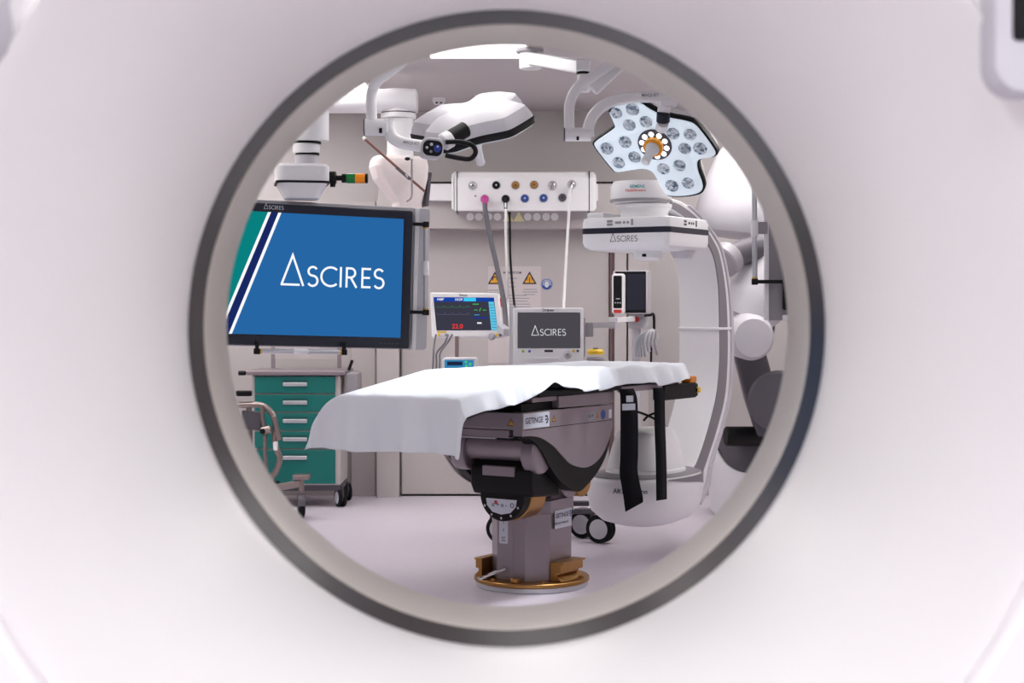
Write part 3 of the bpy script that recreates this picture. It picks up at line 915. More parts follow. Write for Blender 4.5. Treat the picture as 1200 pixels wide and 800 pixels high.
tt = MB(); text(tt, 'ARTIS pheno', 0.034, 0.10, 0.395, 0); conform(tt, .2655, .4015, 0); cp(tt, 'lettering', m_print, tube_)
# robot stand behind the C: joint drum, forearm, shoulder, base
fa0, fa1 = W(848, 303, 9.75), W(925, 278, 9.95)
MB().tube([fa0, fa1], 0.078, n=28).build('carrier_tube', m_dgrey, carm, bevel=0.01)
MB().cyl(W(846, 308, 9.7), W(856, 300, 9.75), 0.105, n=32, ch=0.01).build('tube_collar', m_mid, carm)
bell = W(876, 195, 10.35)
MB().lathe([(0, -0.47), (0.20, -0.47), (0.27, -0.445), (0.30, -0.40), (0.298, -0.28), (0.27, -0.14), (0.21, 0.05), (0.12, 0.20), (0, 0.26)], bell + V((0, 0, 0)), (0.12, 0, 1), 56).build('shoulder_housing', m_grey, carm)
a, b = W(909, 318, 9.95), W(872, 372, 9.85)
MB().lathe([(0, -0.02), (0.17, -0.02), (0.20, 0.02), (0.20, 0.24), (0.185, 0.30), (0.15, 0.42), (0, 0.43)], a, b - a, 48).build('forearm', m_grey, carm)
MB().lathe([(0, -0.01), (0.125, -0.01), (0.14, 0.02), (0.14, 0.17), (0.115, 0.215), (0, 0.225)], W(872, 393, 9.75), V((0.12, -1, -0.05)), 48).build('wrist_drum', m_grey, carm)
MB().lathe([(0.155, 0), (0.163, 0.01), (0.163, 0.03), (0.155, 0.04)], W(877, 383, 9.85), V((0.12, -1, -0.05)), 48).build('wrist_ring', m_mid, carm)
dk = MB()
dk.prism([W(858, 405, 9.95), W(893, 395, 9.95), W(905, 440, 9.95), W(906, 512, 9.95), W(888, 512, 9.95), W(874, 470, 9.95)], (0.03, 0.30, 0))
dk.build('lower_arm', m_dgrey, carm, bevel=0.02, seg=3)
MB().cyl(W(912, 470, 9.75), W(918, 470, 10.15), 0.19, n=40, ch=0.02).build('elbow_drum', m_dgrey, carm)
MB().cyl(W(850, 511, 10.0), W(910, 511, 10.05), 0.062, n=28, ch=0.008).build('cross_drum', m_black, carm)
bc = W(892, 500, 10.35)
bs = MB()
L_ = []
for rr, z0, tl in ((0.30, 0.0, 0), (0.325, 0.03, 0), (0.325, 0.08, 0), (0.34, 0.10, 0), (0.34, 0.27, 1.0), (0.335, 0.29, 1.0), (0.318, 0.29, 1.0), (0.312, 0.12, 0.1)):
    ring = []
    for k in range(72):
        t_ = 2 * math.pi * k / 72
        dd = (t_ - R(165) + math.pi) % (2 * math.pi) - math.pi
        ring.append(V((bc.x + rr * math.cos(t_), bc.y + rr * 0.95 * math.sin(t_), z0 + tl * 0.30 * math.exp(-(dd / R(42)) ** 2))))
    L_.append(ring)
bs.loops(L_, True, True)
bs.build('robot_base', m_white, carm, angle=50)
MB().lathe([(0.308, 0.13), (0.308, 0.50), (0.28, 0.55), (0, 0.56)], (bc.x, bc.y, 0), (0, 0, 1), 56).build('base_turret', m_dgrey, carm)

# ------------------------------------------------------------------ big wall of display on the left
def monitor_frame(center, yaw, roll):
    ex = V((math.cos(R(yaw)), math.sin(R(yaw)), 0))
    M = frame(center, ex, (0, 0, 1), ex.cross(V((0, 0, 1))))
    return M @ Matrix.Rotation(R(roll), 4, 'Z')
ML = monitor_frame((-1.146, 8.27, 1.517), 21, -1.7)
mon = thing('surgical_display', 'large wide display showing a blue screen with white lettering, hung from the ceiling', 'monitor', ML.translation)
bw, bh = 0.65, 0.368
bez = MB().loops([P3(rrect(2 * bw, 2 * bh, .012), -0.07), P3(rrect(2 * bw, 2 * bh, .012), -0.004), P3(rrect(2 * bw - .01, 2 * bh - .01, .01), 0.0), P3(rrect(2 * bw - .095, 2 * bh - .095, .003, cy=.004), 0.0), P3(rrect(2 * bw - .098, 2 * bh - .098, .003, cy=.004), -0.006)], True, True)
bz = bez.build('bezel', m_navy, mon, ML)
r_ = onp(ML, 472, 389); sx1, sy0 = bw - .050, -bh + .056
sx0, sy1 = -bw + .050, bh - .045
def quad(pts, name, m, M, root, z):
    mb = MB()
    mb.loops([[V((a, b, z - 0.0006)) for a, b in pts], [V((a, b, z)) for a, b in pts]], True, True)
    return mb.build(name, m, root, M, smooth=False)
e_blue = emis('screen_blue', (38, 102, 164), 1.0)
e_teal = emis('screen_teal', (8, 128, 128), 1.0)
e_navy = emis('screen_navy', (24, 40, 98), 1.0)
e_white = emis('screen_white', (250, 252, 255), 1.0)
scr = quad([(sx0, sy0), (sx1, sy0), (sx1, sy1), (sx0, sy1)], 'screen', e_blue, ML, mon, -0.004)
p1, p2 = onp(ML, 317, 246), onp(ML, 270, 358)      # first white line
q1, q2 = onp(ML, 329, 247), onp(ML, 272, 386)      # second white line
def atv(a, b, v): return a[0] + (b[0] - a[0]) * (v - a[1]) / (b[1] - a[1])
xa1, xa0 = atv(p1, p2, sy1), atv(p1, p2, sy0)
xb1, xb0 = atv(q1, q2, sy1), atv(q1, q2, sy0)
lw = 0.016
quad([(sx0, sy0), (xa0, sy0), (xa1, sy1), (sx0 + 0.16, sy1), (sx0, sy1)], 'teal_field', e_teal, ML, scr, -0.0032)
quad([(xa0 + lw / 2, sy0), (xb0 - lw / 2, sy0), (xb1 - lw / 2, sy1), (xa1 + lw / 2, sy1)], 'navy_stripe', e_navy, ML, scr, -0.0032)
for x0_, x1_ in ((xa0, xa1), (xb0, xb1)):
    quad([(x0_ - lw / 2, sy0), (x0_ + lw / 2, sy0), (x1_ + lw / 2, sy1), (x1_ - lw / 2, sy1)], 'white_line', e_white, ML, scr, -0.0026)
g0, g1 = onp(ML, 328, 334), onp(ML, 450, 337)
cap_h = (g1[0] - g0[0]) / 5.25
wordmark(cap_h, g0[0], g0[1], -0.002).build('lettering', e_white, scr, ML)
wordmark(0.020, -0.16, bh - 0.030, 0.001, 0.13).build('maker_lettering', m_label, bz, ML)
for k in range(5):
    MB().box((bw - 0.16 + 0.022 * k, -bh + 0.024, 0.0005), (0.010, 0.004, 0.001)).build('indicator', m_dgrey, bz, ML)
# pale carrier frame behind it, with grab rails
def grab_rail(M, root, p0, p1, outdir, reach, markpos=0.5):
    p0, p1 = V(p0), V(p1)
    d = (p1 - p0).normalized()
    h = MB().cyl(p0 + d * .012, p1 - d * .012, 0.0125, n=20).build('grab_rail', m_alu, root, M)
    for p, q in ((p0, p1), (p1, p0)):
        dd = (q - p).normalized()
        MB().cyl(p + dd * .004, p + dd * .022, 0.0135, n=20).build('gold_ring', m_gold, h, M)
        b_ = MB()
        b_.box(p, (0.03, 0.03, 0.03))
        b_.beam(p, p - V(outdir) * reach, 0.018, 0.020, up=(0, 0, 1) if abs(V(outdir).z) < 0.9 else (1, 0, 0))
        b_.build('bracket', m_black, h, M, bevel=0.003)
    c_ = p0.lerp(p1, markpos)
    MB().cyl(c_ - d * .04, c_ + d * .04, 0.018, n=20, ch=0.004).build('sleeve', m_white, h, M)
    return h
back = MB().loops([P3(rrect(2 * bw + 0.17, 2 * bh + 0.03, .02, cx=0.035, cy=0.008), -0.10), P3(rrect(2 * bw + 0.17, 2 * bh + 0.03, .02, cx=0.035, cy=0.008), -0.072)], True, True).build('carrier_frame', m_grey, mon, ML, bevel=0.004)
e_ = onp(ML, 491, 237); e2_ = onp(ML, 492, 400)
MB().bb((bw + 0.028, -bh - 0.01, -0.071), (bw + 0.052, bh + 0.02, -0.05)).build('edge_profile', m_white, back, ML, bevel=0.003)
ru, rl = onp(ML, 499, 263, -0.02), onp(ML, 499, 366, -0.02)
grab_rail(ML, mon, (ru[0], ru[1], -0.02), (rl[0], rl[1], -0.02), (1, 0, 0), ru[0] - bw + 0.02, 0.5)
bl, br = onp(ML, 301, 411.5, 0.03), onp(ML, 403, 412.5, 0.03)
h = grab_rail(ML, mon, (bl[0], bl[1], 0.03), (br[0], br[1], 0.03), (0, -1, 0), 0.055, 0.5)
t0, t1 = onp(ML, 302, 399, -0.03), onp(ML, 386, 407, -0.03)
MB().bb((t0[0], t1[1], -0.06), (t1[0], t0[1] + 0.01, -0.03)).build('tray', m_grey, mon, ML, bevel=0.003)
MB().bb((t0[0], (t0[1] + t1[1]) / 2 - 0.004, -0.029), (t1[0], (t0[1] + t1[1]) / 2 + 0.004, -0.0275)).build('tray_slot', m_black, mon, ML)
# arm head, collars and column to the ceiling
hd0, hd1 = W(326, 193, 8.25), W(383, 233, 8.25)
mb = MB()
Mh = frame(((hd0.x + hd1.x) / 2 - 0.01, 8.29, (hd0.z + hd1.z) / 2), (0.98, 0.19, 0), (-0.19, 0.98, 0), (0, 0, 1))
hw, hh = (hd1.x - hd0.x) / 2 + 0.01, (hd0.z - hd1.z) / 2
mb.loops([rloop(2 * hw - .10, .24, .04, -hh), rloop(2 * hw - .02, .30, .05, -hh + .075), rloop(2 * hw, .30, .05, -hh + .09), rloop(2 * hw, .30, .05, hh - .015), rloop(2 * hw - .03, .27, .04, hh)], True, True)
ah = mb.build('arm_head', m_white, mon, Mh, angle=30)
MB().loops([rloop(2 * hw + .004, .304, .05, -hh + .076), rloop(2 * hw + .004, .304, .05, -hh + .088)], True, True).build('seam', m_black, ah, Mh)
cx_ = W(359, 170, 8.3)
for r0, y0_, y1_, nm, mm in ((0.088, 166, 137, 'swivel_housing', m_white), (0.070, 180, 168, 'swivel_collar', m_white), (0.060, 193.5, 181, 'swivel_neck', m_grey)):
    z0_, z1_ = W(0, y0_, 8.3).z, W(0, y1_, 8.3).z
    if nm == 'swivel_housing': z1_ = 2.62
    MB().cyl((cx_.x + (0.03 if r0 > .08 else 0.0), 8.3, z0_), (cx_.x + (0.03 if r0 > .08 else 0.0), 8.3, z1_), r0, n=40, ch=0.006).build(nm, mm, mon)
for y_, r0 in ((167.2, .0715), (180.5, .063)):
    z_ = W(0, y_, 8.3).z
    MB().cyl((cx_.x + 0.005, 8.3, z_ - .006), (cx_.x + 0.005, 8.3, z_ + .006), r0, n=40).build('seal_ring', m_black, mon)
MB().beam((cx_.x + 0.03, 8.3, 2.60), (-1.7, 7.4, 2.60), 0.16, 0.12).build('ceiling_arm', m_white, mon, bevel=0.02)
MB().cyl((-1.7, 7.4, 2.50), (-1.7, 7.4, ZC), 0.13, n=40, ch=0.01).build('ceiling_mount', m_white, mon)
# signal light on the arm head
sl = thing('signal_light', 'short horizontal signal lamp with green and amber lenses beside the ceiling arm', 'signal light', W(384, 209, 8.28))
d_ = 8.28
MB().cyl(W(386.2, 208, d_), W(388, 208, d_), 0.034, n=24, ch=0.003).build('flange', m_black, sl)
MB().cyl(W(387, 208.5, d_), W(394, 208.5, d_), 0.036, n=24, ch=0.006).build('joint', m_black, sl)
MB().cyl(W(390, 209, d_), W(390, 219, d_), 0.014, n=16).build('lever', m_black, sl)
MB().cyl(W(394, 208.5, d_), W(401, 208.5, d_), 0.014, n=20).build('stem', m_black, sl)
MB().cyl(W(400.5, 208.8, d_), W(406, 208.8, d_), 0.024, n=24, ch=0.003).build('socket', m_black, sl)
MB().cyl(W(406, 209, d_), W(416.5, 209, d_), 0.0255, n=28, ch=0.002).build('green_lens', mat('green_lens', (14, 122, 52), 0.2), sl)
MB().cyl(W(416.5, 209, d_), W(428, 209, d_), 0.0255, n=28, ch=0.002).build('amber_lens', mat('amber_lens', (255, 150, 10), 0.2), sl)
MB().cyl(W(428, 209, d_), W(431, 209, d_), 0.0255, n=28, ch=0.002).build('end_cap', m_black, sl)

# ------------------------------------------------------------------ second display at the right, mostly behind the scanner
MR_ = monitor_frame((2.05, 7.75, 1.66), -4, 0)
mr = thing('surgical_display', 'pale framed display with a slim grab rail, half hidden by the scanner on the right', 'monitor', MR_.translation)
lx = onp(MR_, 899, 300)[0]
zb = onp(MR_, 899, 375.5)[1]
zt = 0.42
rw = 1.30
bk = MB().bb((lx, zb, -0.06), (lx + rw, zt, -0.02)).build('carrier_frame', m_mid, mr, MR_, bevel=0.004)
MB().bb((lx - 0.012, zb, -0.05), (lx + 0.010, zt, -0.012)).build('edge_profile', m_white, bk, MR_, bevel=0.003)
bx = onp(MR_, 917, 300)[0]
zb2 = onp(MR_, 917, 368)[1]
bz2 = MB().loops([P3(rrect(rw - 0.16, zt - zb2 - .04, .01, cx=bx + (rw - .16) / 2, cy=(zt + zb2) / 2), -0.02), P3(rrect(rw - 0.16, zt - zb2 - .04, .01, cx=bx + (rw - .16) / 2, cy=(zt + zb2) / 2), 0.03)], True, True).build('bezel', m_black, mr, MR_, bevel=0.004)
MB().bb((bx + .05, zb2 + .07, 0.0302), (bx + rw - .21, zt - .07, 0.032)).build('screen', m_navy, bz2, MR_)
MB().bb((bx, zb, -0.018), (bx + rw - .16, zb2 - .004, 0.01)).build('lower_profile', m_white, bk, MR_, bevel=0.003)
ru, rl = onp(MR_, 884, 205, 0.03), onp(MR_, 884.5, 330, 0.03)
h = grab_rail(MR_, mr, (ru[0], ru[1], 0.03), (rl[0], rl[1], 0.03), (-1, 0, 0), bx - ru[0], 0.5)
cl = onp(MR_, 884, 267, 0.03)
MB().bb((cl[0] - 0.008, cl[1] - 0.028, -0.02), (lx, cl[1] + 0.03, 0.03)).build('rail_clip', m_mid, mr, MR_, bevel=0.004)
MB().cyl((2.05, 7.80, 2.05), (2.05, 7.80, ZC), 0.09, n=36, ch=0.006).build('ceiling_column', m_white, mr)

# ------------------------------------------------------------------ ceiling pendant behind the big display
dp = 9.4
pc = W(467, 205, dp)
pend = thing('supply_pendant', 'white ceiling pendant with a tapered body behind the big display', 'pendant', (pc.x, dp, ZC))
Mp = frame((pc.x, dp, 0), (0.96, 0.28, 0), (-0.28, 0.96, 0), (0, 0, 1))
z1_, z2_, z3_, z4_ = W(0, 188, dp).z, W(0, 196, dp).z, W(0, 210, dp).z, W(0, 262, dp).z
mb = MB()
def ro(w_, d_2, r, z, cx=0): return P3(rrect(w_, d_2, r, cx=cx), z)
mb.loops([ro(.16, .16, .03, z4_, .05), ro(.16, .16, .03, W(0, 238, dp).z, .05), ro(.30, .22, .04, z3_, .01), ro(.325, .24, .04, z2_), ro(.31, .23, .04, z1_), ro(.27, .20, .05, z1_ + .02, -.01)], True, True)
mb.build('pendant_body', mat('warm_white_plastic', (240, 230, 228), 0.4), pend, Mp, angle=18, bevel=.012)
MB().box((0.165, 0.0, W(0, 222, dp).z), (0.02, 0.16, 0.20), Matrix.Rotation(R(6), 3, 'Y')).build('side_rail', m_dgrey, pend, Mp, bevel=0.004)
zc0 = W(0, 189, dp).z; zc1 = W(0, 139, dp).z
MB().cyl((pc.x + .01, dp, zc0), (pc.x + .01, dp, zc1), 0.078, n=44, ch=0.004).build('pendant_tube', m_white, pend)
MB().cyl((pc.x, dp, zc1), (pc.x, dp, zc1 + .03), 0.105, n=44, ch=0.004).build('swivel_ring', m_white, pend)
MB().cyl((pc.x, dp, zc1 + .030), (pc.x, dp, zc1 + .037), 0.100, n=44).build('seal_ring', m_black, pend)
zz0, zz1 = W(0, 131, dp).z, W(0, 106, dp).z
am = MB().loops([[V((x, dp + y_, z)) for y_, z in rrect(.24, zz1 - zz0, .05, cy=(zz0 + zz1) / 2)] for x in (-1.75, W(484, 0, dp).x, W(489, 0, dp).x)], True, True)
am.build('swing_arm', m_white, pend, bevel=0.006)
MB().cyl((pc.x, dp, zc1 + .036), (pc.x, dp, zz1), 0.102, n=44).build('arm_hub', m_white, pend)
MB().cyl((-1.6, dp, zz1 - .02), (-1.6, dp, ZC), 0.13, n=40, ch=0.01).build('ceiling_mount', m_white, pend)
iv = thing('infusion_pole', 'thin slanted steel pole with a small white tip clipped to the ceiling pendant', 'pole', W(498, 228, dp - .16))
MB().cyl(W(427, 162.5, dp - .22), W(497.5, 224, dp - .16), 0.0075, n=12).build('rod', mat('bronze_rod', (132, 92, 84), 0.35, metal=0.6), iv)
MB().ball(W(427, 162, dp - .22), 0.011, 12).build('tip', m_white, iv)
MB().tube([W(482.5, 182, dp - .20), W(482.5, 212, dp - .20), W(482.5, 216, dp - .2), W(482.5, 228, dp - .19), W(481, 233, dp - .18), W(477, 236, dp - .16)], 0.006, n=10, sm=4).build('hook_rod', m_chrome, iv)
MB().cyl(W(482.5, 180, dp - .2), W(482.5, 186, dp - .2), 0.010, n=12).build('rod_end', m_white, iv)
MB().ball(W(477.5, 186, dp - .2), 0.013, 12, (1.3, 1, 0.8)).build('thumb_screw', m_black, iv)
MB().beam(W(464, 196, dp - .205), W(480, 210, dp - .19), 0.012, 0.014).build('sleeve', m_dgrey, iv)
MB().beam(W(476, 206, dp - .20), W(476, 206, dp - .135), 0.02, 0.02).build('clip', m_grey, iv)

# ------------------------------------------------------------------ surgical lamps
LN = V((-0.36, -0.70, -0.61)).normalized()
LC = W(767.5, 169, 7.6)
ez = -LN                                   # local z points to the back of the lamp
ex = (V((1, 0, 0)) - ez * ez.x).normalized()
ey = ez.cross(ex)
M2 = frame(LC, ex, ey, ez)
def lz(pts): return [onp(M2, 630 + a / 4, 40 + b / 4) for a, b in pts]
outl = lz([(335, 372), (352, 350), (400, 325), (470, 322), (520, 350), (560, 372), (610, 392), (690, 408), (735, 425), (775, 470), (815, 525), (833, 560), (815, 578), (770, 585), (748, 600),
           (750, 640), (768, 690), (772, 725), (750, 748), (690, 760), (620, 760), (595, 745), (575, 710), (548, 660), (525, 640), (490, 632), (430, 640), (370, 648), (345, 630), (300, 575), (265, 525), (272, 505), (310, 478), (352, 448), (360, 430)])
out_s = [(p.x, p.y) for p in smooth([(a, b, 0) for a, b in outl + outl[:1]], 4)[:-1]]
lens_px = [(370, 370), (445, 352), (430, 425), (508, 410), (635, 465), (715, 470), (690, 535), (762, 535), (325, 535), (410, 505), (455, 575), (380, 602), (590, 630), (665, 615), (630, 710), (705, 697)]
lens_uv = lz(lens_px)
lens_r = [.030, .034, .032, .032, .032, .032, .032, .034, .034, .033, .032, .032, .032, .032, .034, .032]
def scal(poly, k, z, cx=0.0, cy=0.0):
    return [V((cx + (a - cx) * k, cy + (b - cy) * k, z)) for a, b in poly]
def lamp_head(root, M, lit):
    L_ = [scal(out_s, 0.985, 0.0), scal(out_s, 1.0, 0.006)]
    pl = MB().loops(L_, True, True).build('lamp_cover', m_lampface, root, M, angle=60)
    if lit:
        pl.data.materials[0] = m_cover_lit
    MB().loops([scal(out_s, 1.0, 0.0065), scal(out_s, 1.035, 0.012), scal(out_s, 1.035, 0.040), scal(out_s, 1.01, 0.046)], True, True).build('rim', m_black, root, M, angle=50)
    MB().loops([scal(out_s, 1.012, 0.0455), scal(out_s, 1.0, 0.062), scal(out_s, 0.92, 0.105), scal(out_s, 0.72, 0.135), scal(out_s, 0.40, 0.150)], True, True).build('back_shell', m_white if lit else m_grey, root, M, angle=30)
    for (u_, v_), r0 in zip(lens_uv, lens_r):
        MB().lathe([(r0, -0.0005), (r0, -0.003), (r0 * .7, -0.006), (0, -0.007)], (u_, v_, 0), (0, 0, 1), 24).build('lens', m_lens, root, M)
    MB().lathe([(0.085, -0.001), (0.085, -0.006), (0.080, -0.009), (0.03, -0.009), (0, -0.009)], (0, 0, 0), (0, 0, 1), 48).build('centre_ring', m_dgrey, root, M)
    for k in range(10):
        a_ = R(36 * k)
        c_ = V((0.062 * math.cos(a_), 0.062 * math.sin(a_), -0.0092))
        MB().cyl(c_, c_ + V((0, 0, -0.003)), 0.0135, n=16).build('led', emis('led_glow', (255, 255, 255), 2.0) if lit else m_label, root, M)
    MB().lathe([(0.046, -0.009), (0.049, -0.020), (0.049, -0.034), (0.040, -0.040), (0.034, -0.036)], (0, 0, 0), (0, 0, 1), 40).build('grip_ring', mat('orange_ring', (255, 166, 26), 0.35) if lit else m_black, root, M)
    MB().lathe([(0.034, -0.008), (0.034, -0.045), (0.026, -0.055), (0.021, -0.07), (0.020, -0.125), (0.022, -0.150), (0.016, -0.160), (0, -0.162)], (0, 0, 0), (0, 0, 1), 32).build('sterile_handle', m_white, root, M)
l2 = thing('surgical_lamp', 'lit surgical lamp showing four lobes of round lenses around an orange ring', 'surgical lamp', LC, 'surgical lamps')
lamp_head(l2, M2, True)
sp = bpy.data.lights.new('lamp_beam', 'SPOT')
sp.energy = SURGICAL_W
sp.color = (0.93, 0.97, 1.0)
sp.spot_size = R(62)
sp.spot_blend = 0.6
sp.shadow_soft_size = 0.16
so = bpy.data.objects.new('lamp_beam', sp)
COL.objects.link(so)
so.parent = l2
tgt = TM @ V((0.0, -0.35, 1.0))
dirv = (tgt - (LC + LN * 0.18)).normalized()
so.matrix_basis = Matrix.Translation(LN * 0.18) @ dirv.to_track_quat('-Z', 'Y').to_matrix().to_4x4()
# its yoke, joint and arms
dA = 7.40
prof_arm = [(a, b) for a, b in rrect(0.045, 0.085, 0.02, 4)]
yk = smooth([W(690, 160, dA), W(690, 148, dA), W(697, 133, dA), W(712, 121, dA), W(735, 115, dA), W(760, 113.5, dA), W(790, 115, dA)], 6)
MB().sweep(yk, [(a * 1.0, b * 0.62) for a, b in rrect(0.05, 0.085, 0.022, 4)], up=(0, 0, 1)).build('yoke', m_white, l2, angle=50)
MB().cyl(W(661.5, 157.5, dA), W(693, 157.5, dA), 0.032, n=32, ch=0.004).build('yoke_joint', m_white, l2)
MB().cyl(W(660.5, 157.5, dA), W(662, 157.5, dA), 0.032, n=32).build('joint_cap', m_dgrey, l2)
MB().box(W(677, 162, dA - .033), (0.012, 0.006, 0.018)).build('joint_screw', m_black, l2, bevel=0.002)
MB().loops([[p + V((0, y_, 0)) for p in (W(772, 117, dA), W(794, 117, dA), W(793, 125, dA), W(773, 125, dA))] for y_ in (-0.045, 0.045)], True, True).build('yoke_end', m_white, l2, bevel=0.006)
MB().cyl(W(778.5, 125, dA), W(777.5, 132, dA), 0.030, n=28, ch=0.003).build('pivot', m_white, l2)
MB().cyl(W(777.5, 132, dA), W(777, 143, dA + .02), 0.032, n=28, ch=0.004).build('pivot_ring', m_navy, l2)
MB().tube([W(777, 143, dA + .02), W(775, 150, dA + .09)], 0.028, n=20).build('pivot_stub', m_white, l2)
up_ = smooth([W(667.5, 158, dA), W(667, 140, dA), W(667.5, 124, dA), W(672, 110, dA), W(682, 98, dA), W(700, 86, dA), W(722, 71, dA), W(748, 54, dA)], 6)
MB().tube(up_, 0.024, n=20).build('arm_tube', m_white, l2)
MB().beam(W(694, 106, dA + .06), W(748, 54, dA + .06), 0.075, 0.06).build('spring_arm', m_white, l2, bevel=0.012)
pz0, pz1 = W(683, 106, 7.95), W(683, 74, 7.95)
MB().cyl(W(684, 108, 7.57), W(684, 87, 7.57), 0.030, n=28, ch=0.003).build('arm_pin', m_white, l2)
MB().cyl(W(683.5, 87, 7.57), W(683.5, 84.5, 7.57), 0.033, n=28).build('seal_ring', m_black, l2)
MB().loops([[V((x_, y_ + oy, z_)) for x_, y_, z_ in ((W(683, 0, 7.57).x - .034, 7.57, W(0, 84.5, 7.57).z), (W(683, 0, 7.57).x + .034, 7.57, W(0, 84.5, 7.57).z), (W(683, 0, 7.57).x + .034, 7.57, W(0, 70, 7.57).z), (W(683, 0, 7.57).x - .034, 7.57, W(0, 70, 7.57).z))] for oy in (-.034, .034)], True, True).build('arm_knuckle', m_white, l2, bevel=0.008)
MB().beam(W(685, 79, 7.57), V((0.10, 8.6, 2.70)), 0.06, 0.065).build('ceiling_arm', m_white, l2, bevel=0.012)
MB().cyl((0.10, 8.6, 2.64), (0.10, 8.6, ZC), 0.06, n=32, ch=0.004).build('ceiling_post', m_white, l2)
MB().cyl((0.095, 8.6, ZC - .035), (0.095, 8.6, ZC), 0.075, n=40, ch=0.008).build('ceiling_flange', m_mid, l2)
ta = MB(); text(ta, 'MAQUET', 0.02, 0, 0, 0)
ta.build('lettering', m_greyprint, l2, frame(W(762, 111.5, dA - .028), (1, 0, 0.02), (0, 0, 1), (0, -1, 0)))

# the other lamp, seen on its back
n1 = V((0.20, 0.42, -0.88)).normalized()
C1 = W(556, 158, 8.4)
ez = -n1
ex = V((0.93, -0.36, 0.0)); ex = (ex - ez * ez.dot(ex)).normalized()
ey = ez.cross(ex)
M1 = frame(C1, ex, ey, ez) @ Matrix.Rotation(R(20), 4, 'Z') @ Matrix.Scale(1.08, 4)
l1 = thing('surgical_lamp', 'switched off surgical lamp seen from its white domed back with a dark rim', 'surgical lamp', C1, 'surgical lamps')
lamp_head(l1, M1, False)
d1 = 8.04
MB().tube([W(435.5, 141, d1), W(435, 120, d1), W(437, 104, d1), W(443, 94, d1 - .05), W(456, 84, d1 - .2), W(476, 66, d1 - .5), W(478, 50, d1 - .6)], 0.028, n=20, sm=5).build('arm_tube', m_white, l1)
MB().cyl((W(478, 50, d1 - .6).x, d1 - .6, 2.60), (W(478, 50, d1 - .6).x, d1 - .6, ZC), 0.075, n=36, ch=0.006).build('ceiling_mount', m_white, l1)
MB().cyl(W(427.5, 149, d1), W(455, 149, d1), 0.043, n=32, ch=0.004).build('yoke_joint', m_white, l1)
MB().cyl(W(426.5, 149, d1), W(428, 149, d1), 0.041, n=32).build('joint_cap', m_dgrey, l1)
MB().box(W(446, 153, d1 - .044), (0.016, 0.006, 0.026)).build('joint_screw', m_black, l1, bevel=0.002)
MB().sweep(smooth([W(455, 141, d1), W(455, 150, d1), W(459, 160, d1), W(468, 166, d1), W(482, 169.5, d1), W(502, 172, d1)], 6), rrect(0.06, 0.062, 0.022, 4), up=(0, 1, 0)).build('yoke', m_white, l1, angle=50)
ta = MB(); text(ta, 'MAQUET', 0.02, 0, 0, 0)
ta.build('lettering', m_greyprint, l1, frame(W(482, 167.5, d1 - .034), (1, 0, -0.12), (0.12, 0, 1), (0, -1, 0)))
Mh1 = frame(W(507, 173.5, d1 - .03), V((0.97, 0.24, -0.08)).normalized(), (0.08, 0, 1), (0.24, -0.97, 0))
ch = MB().loops([P3(rrect(.115, .105, .035), -0.07), P3(rrect(.115, .105, .035), -0.004), P3(rrect(.108, .098, .033), 0)], True, True).build('control_head', m_grey, l1, Mh1)
kp = MB().loops([P3(rrect(.100, .078, .03), 0.0004), P3(rrect(.098, .076, .03), 0.003)], True, True).build('keypad', m_black, ch, Mh1)
for kx, ky, r0, mm in ((-.03, .0, .007, m_label), (-.008, .018, .008, m_label), (-.008, -.018, .007, m_greyprint), (.024, .0, .019, mat('blue_key', (40, 62, 150), 0.3)), (.024, .010, .005, m_label)):
    MB().cyl((kx, ky, 0.003), (kx, ky, 0.005 if r0 > .006 else .0065), r0, n=20).build('key', mm, kp, Mh1)
MB().cyl(W(519, 167, d1 + .03), W(528, 162, d1 + .05), 0.046, n=30, ch=0.005).build('pivot', m_white, l1)
MB().cyl(W(526, 163, d1 + .05), W(546, 151, d1 + .10), 0.042, n=30, ch=0.005).build('pivot_ring', m_black, l1)
lpz = [W(522, 166.5, d1 - .02), W(536, 166, d1 - .02), W(549, 168, d1 - .02), W(556, 173, d1 - .02), W(557, 180, d1 - .02), W(551, 186, d1 - .02), W(540, 185.5, d1 - .02), W(522, 182, d1 - .02)]
MB().tube(lpz, 0.0125, n=14, sm=5).build('loop_handle', m_black, l1)

# ------------------------------------------------------------------ medical gas and power panel
dg_ = 10.92
gx0, gx1 = wx(529, dg_), wx(699, dg_)
gz0, gz1 = wz(247, dg_), wz(200, dg_)
gas = thing('gas_supply_panel', 'long white supply panel with two rows of round gas outlets above the door', 'supply panel', ((gx0 + gx1) / 2, HD, gz0))
xA, xB = wx(536, dg_), wx(690, dg_)
pf = MB().loops([[V((x_, dg_ + y_, z_)) for y_, z_ in ((0.0, gz0 + .0), (0.0, gz1 - .05), (0.03, gz1 - .01), (0.07, gz1), (0.22, gz1), (0.22, gz0 + .03), (0.05, gz0 - .002))] for x_ in (xA, xB)], True, True).build('face_panel', m_white, gas, bevel=0.004)
for xa_, xb_ in ((gx0, xA - .006), (xB + .006, gx1)):
    MB().loops([[V((x_, dg_ + y_, z_)) for y_, z_ in ((0.0 + k_, gz0 + k_), (0.0 + k_, gz1 - .05), (0.03 + k_, gz1 - .01 - k_), (0.07, gz1 - k_), (0.22, gz1 - k_), (0.22, gz0 + .03 + k_), (0.05, gz0 - .002 + k_))] for x_, k_ in ((xa_, 0.02 if xa_ == gx0 else 0.0), (xa_ + .02, 0.0), (xb_ - .02, 0.0), (xb_, 0.0 if xa_ == gx0 else 0.02))], True, True).build('end_cap', m_white, gas)
for x_ in (xA - .003, xB + .003):
    MB().bb((x_ - .003, dg_ + .003, gz0 - .015), (x_ + .003, dg_ + .21, gz1 - .003)).build('seam', m_navy, gas)
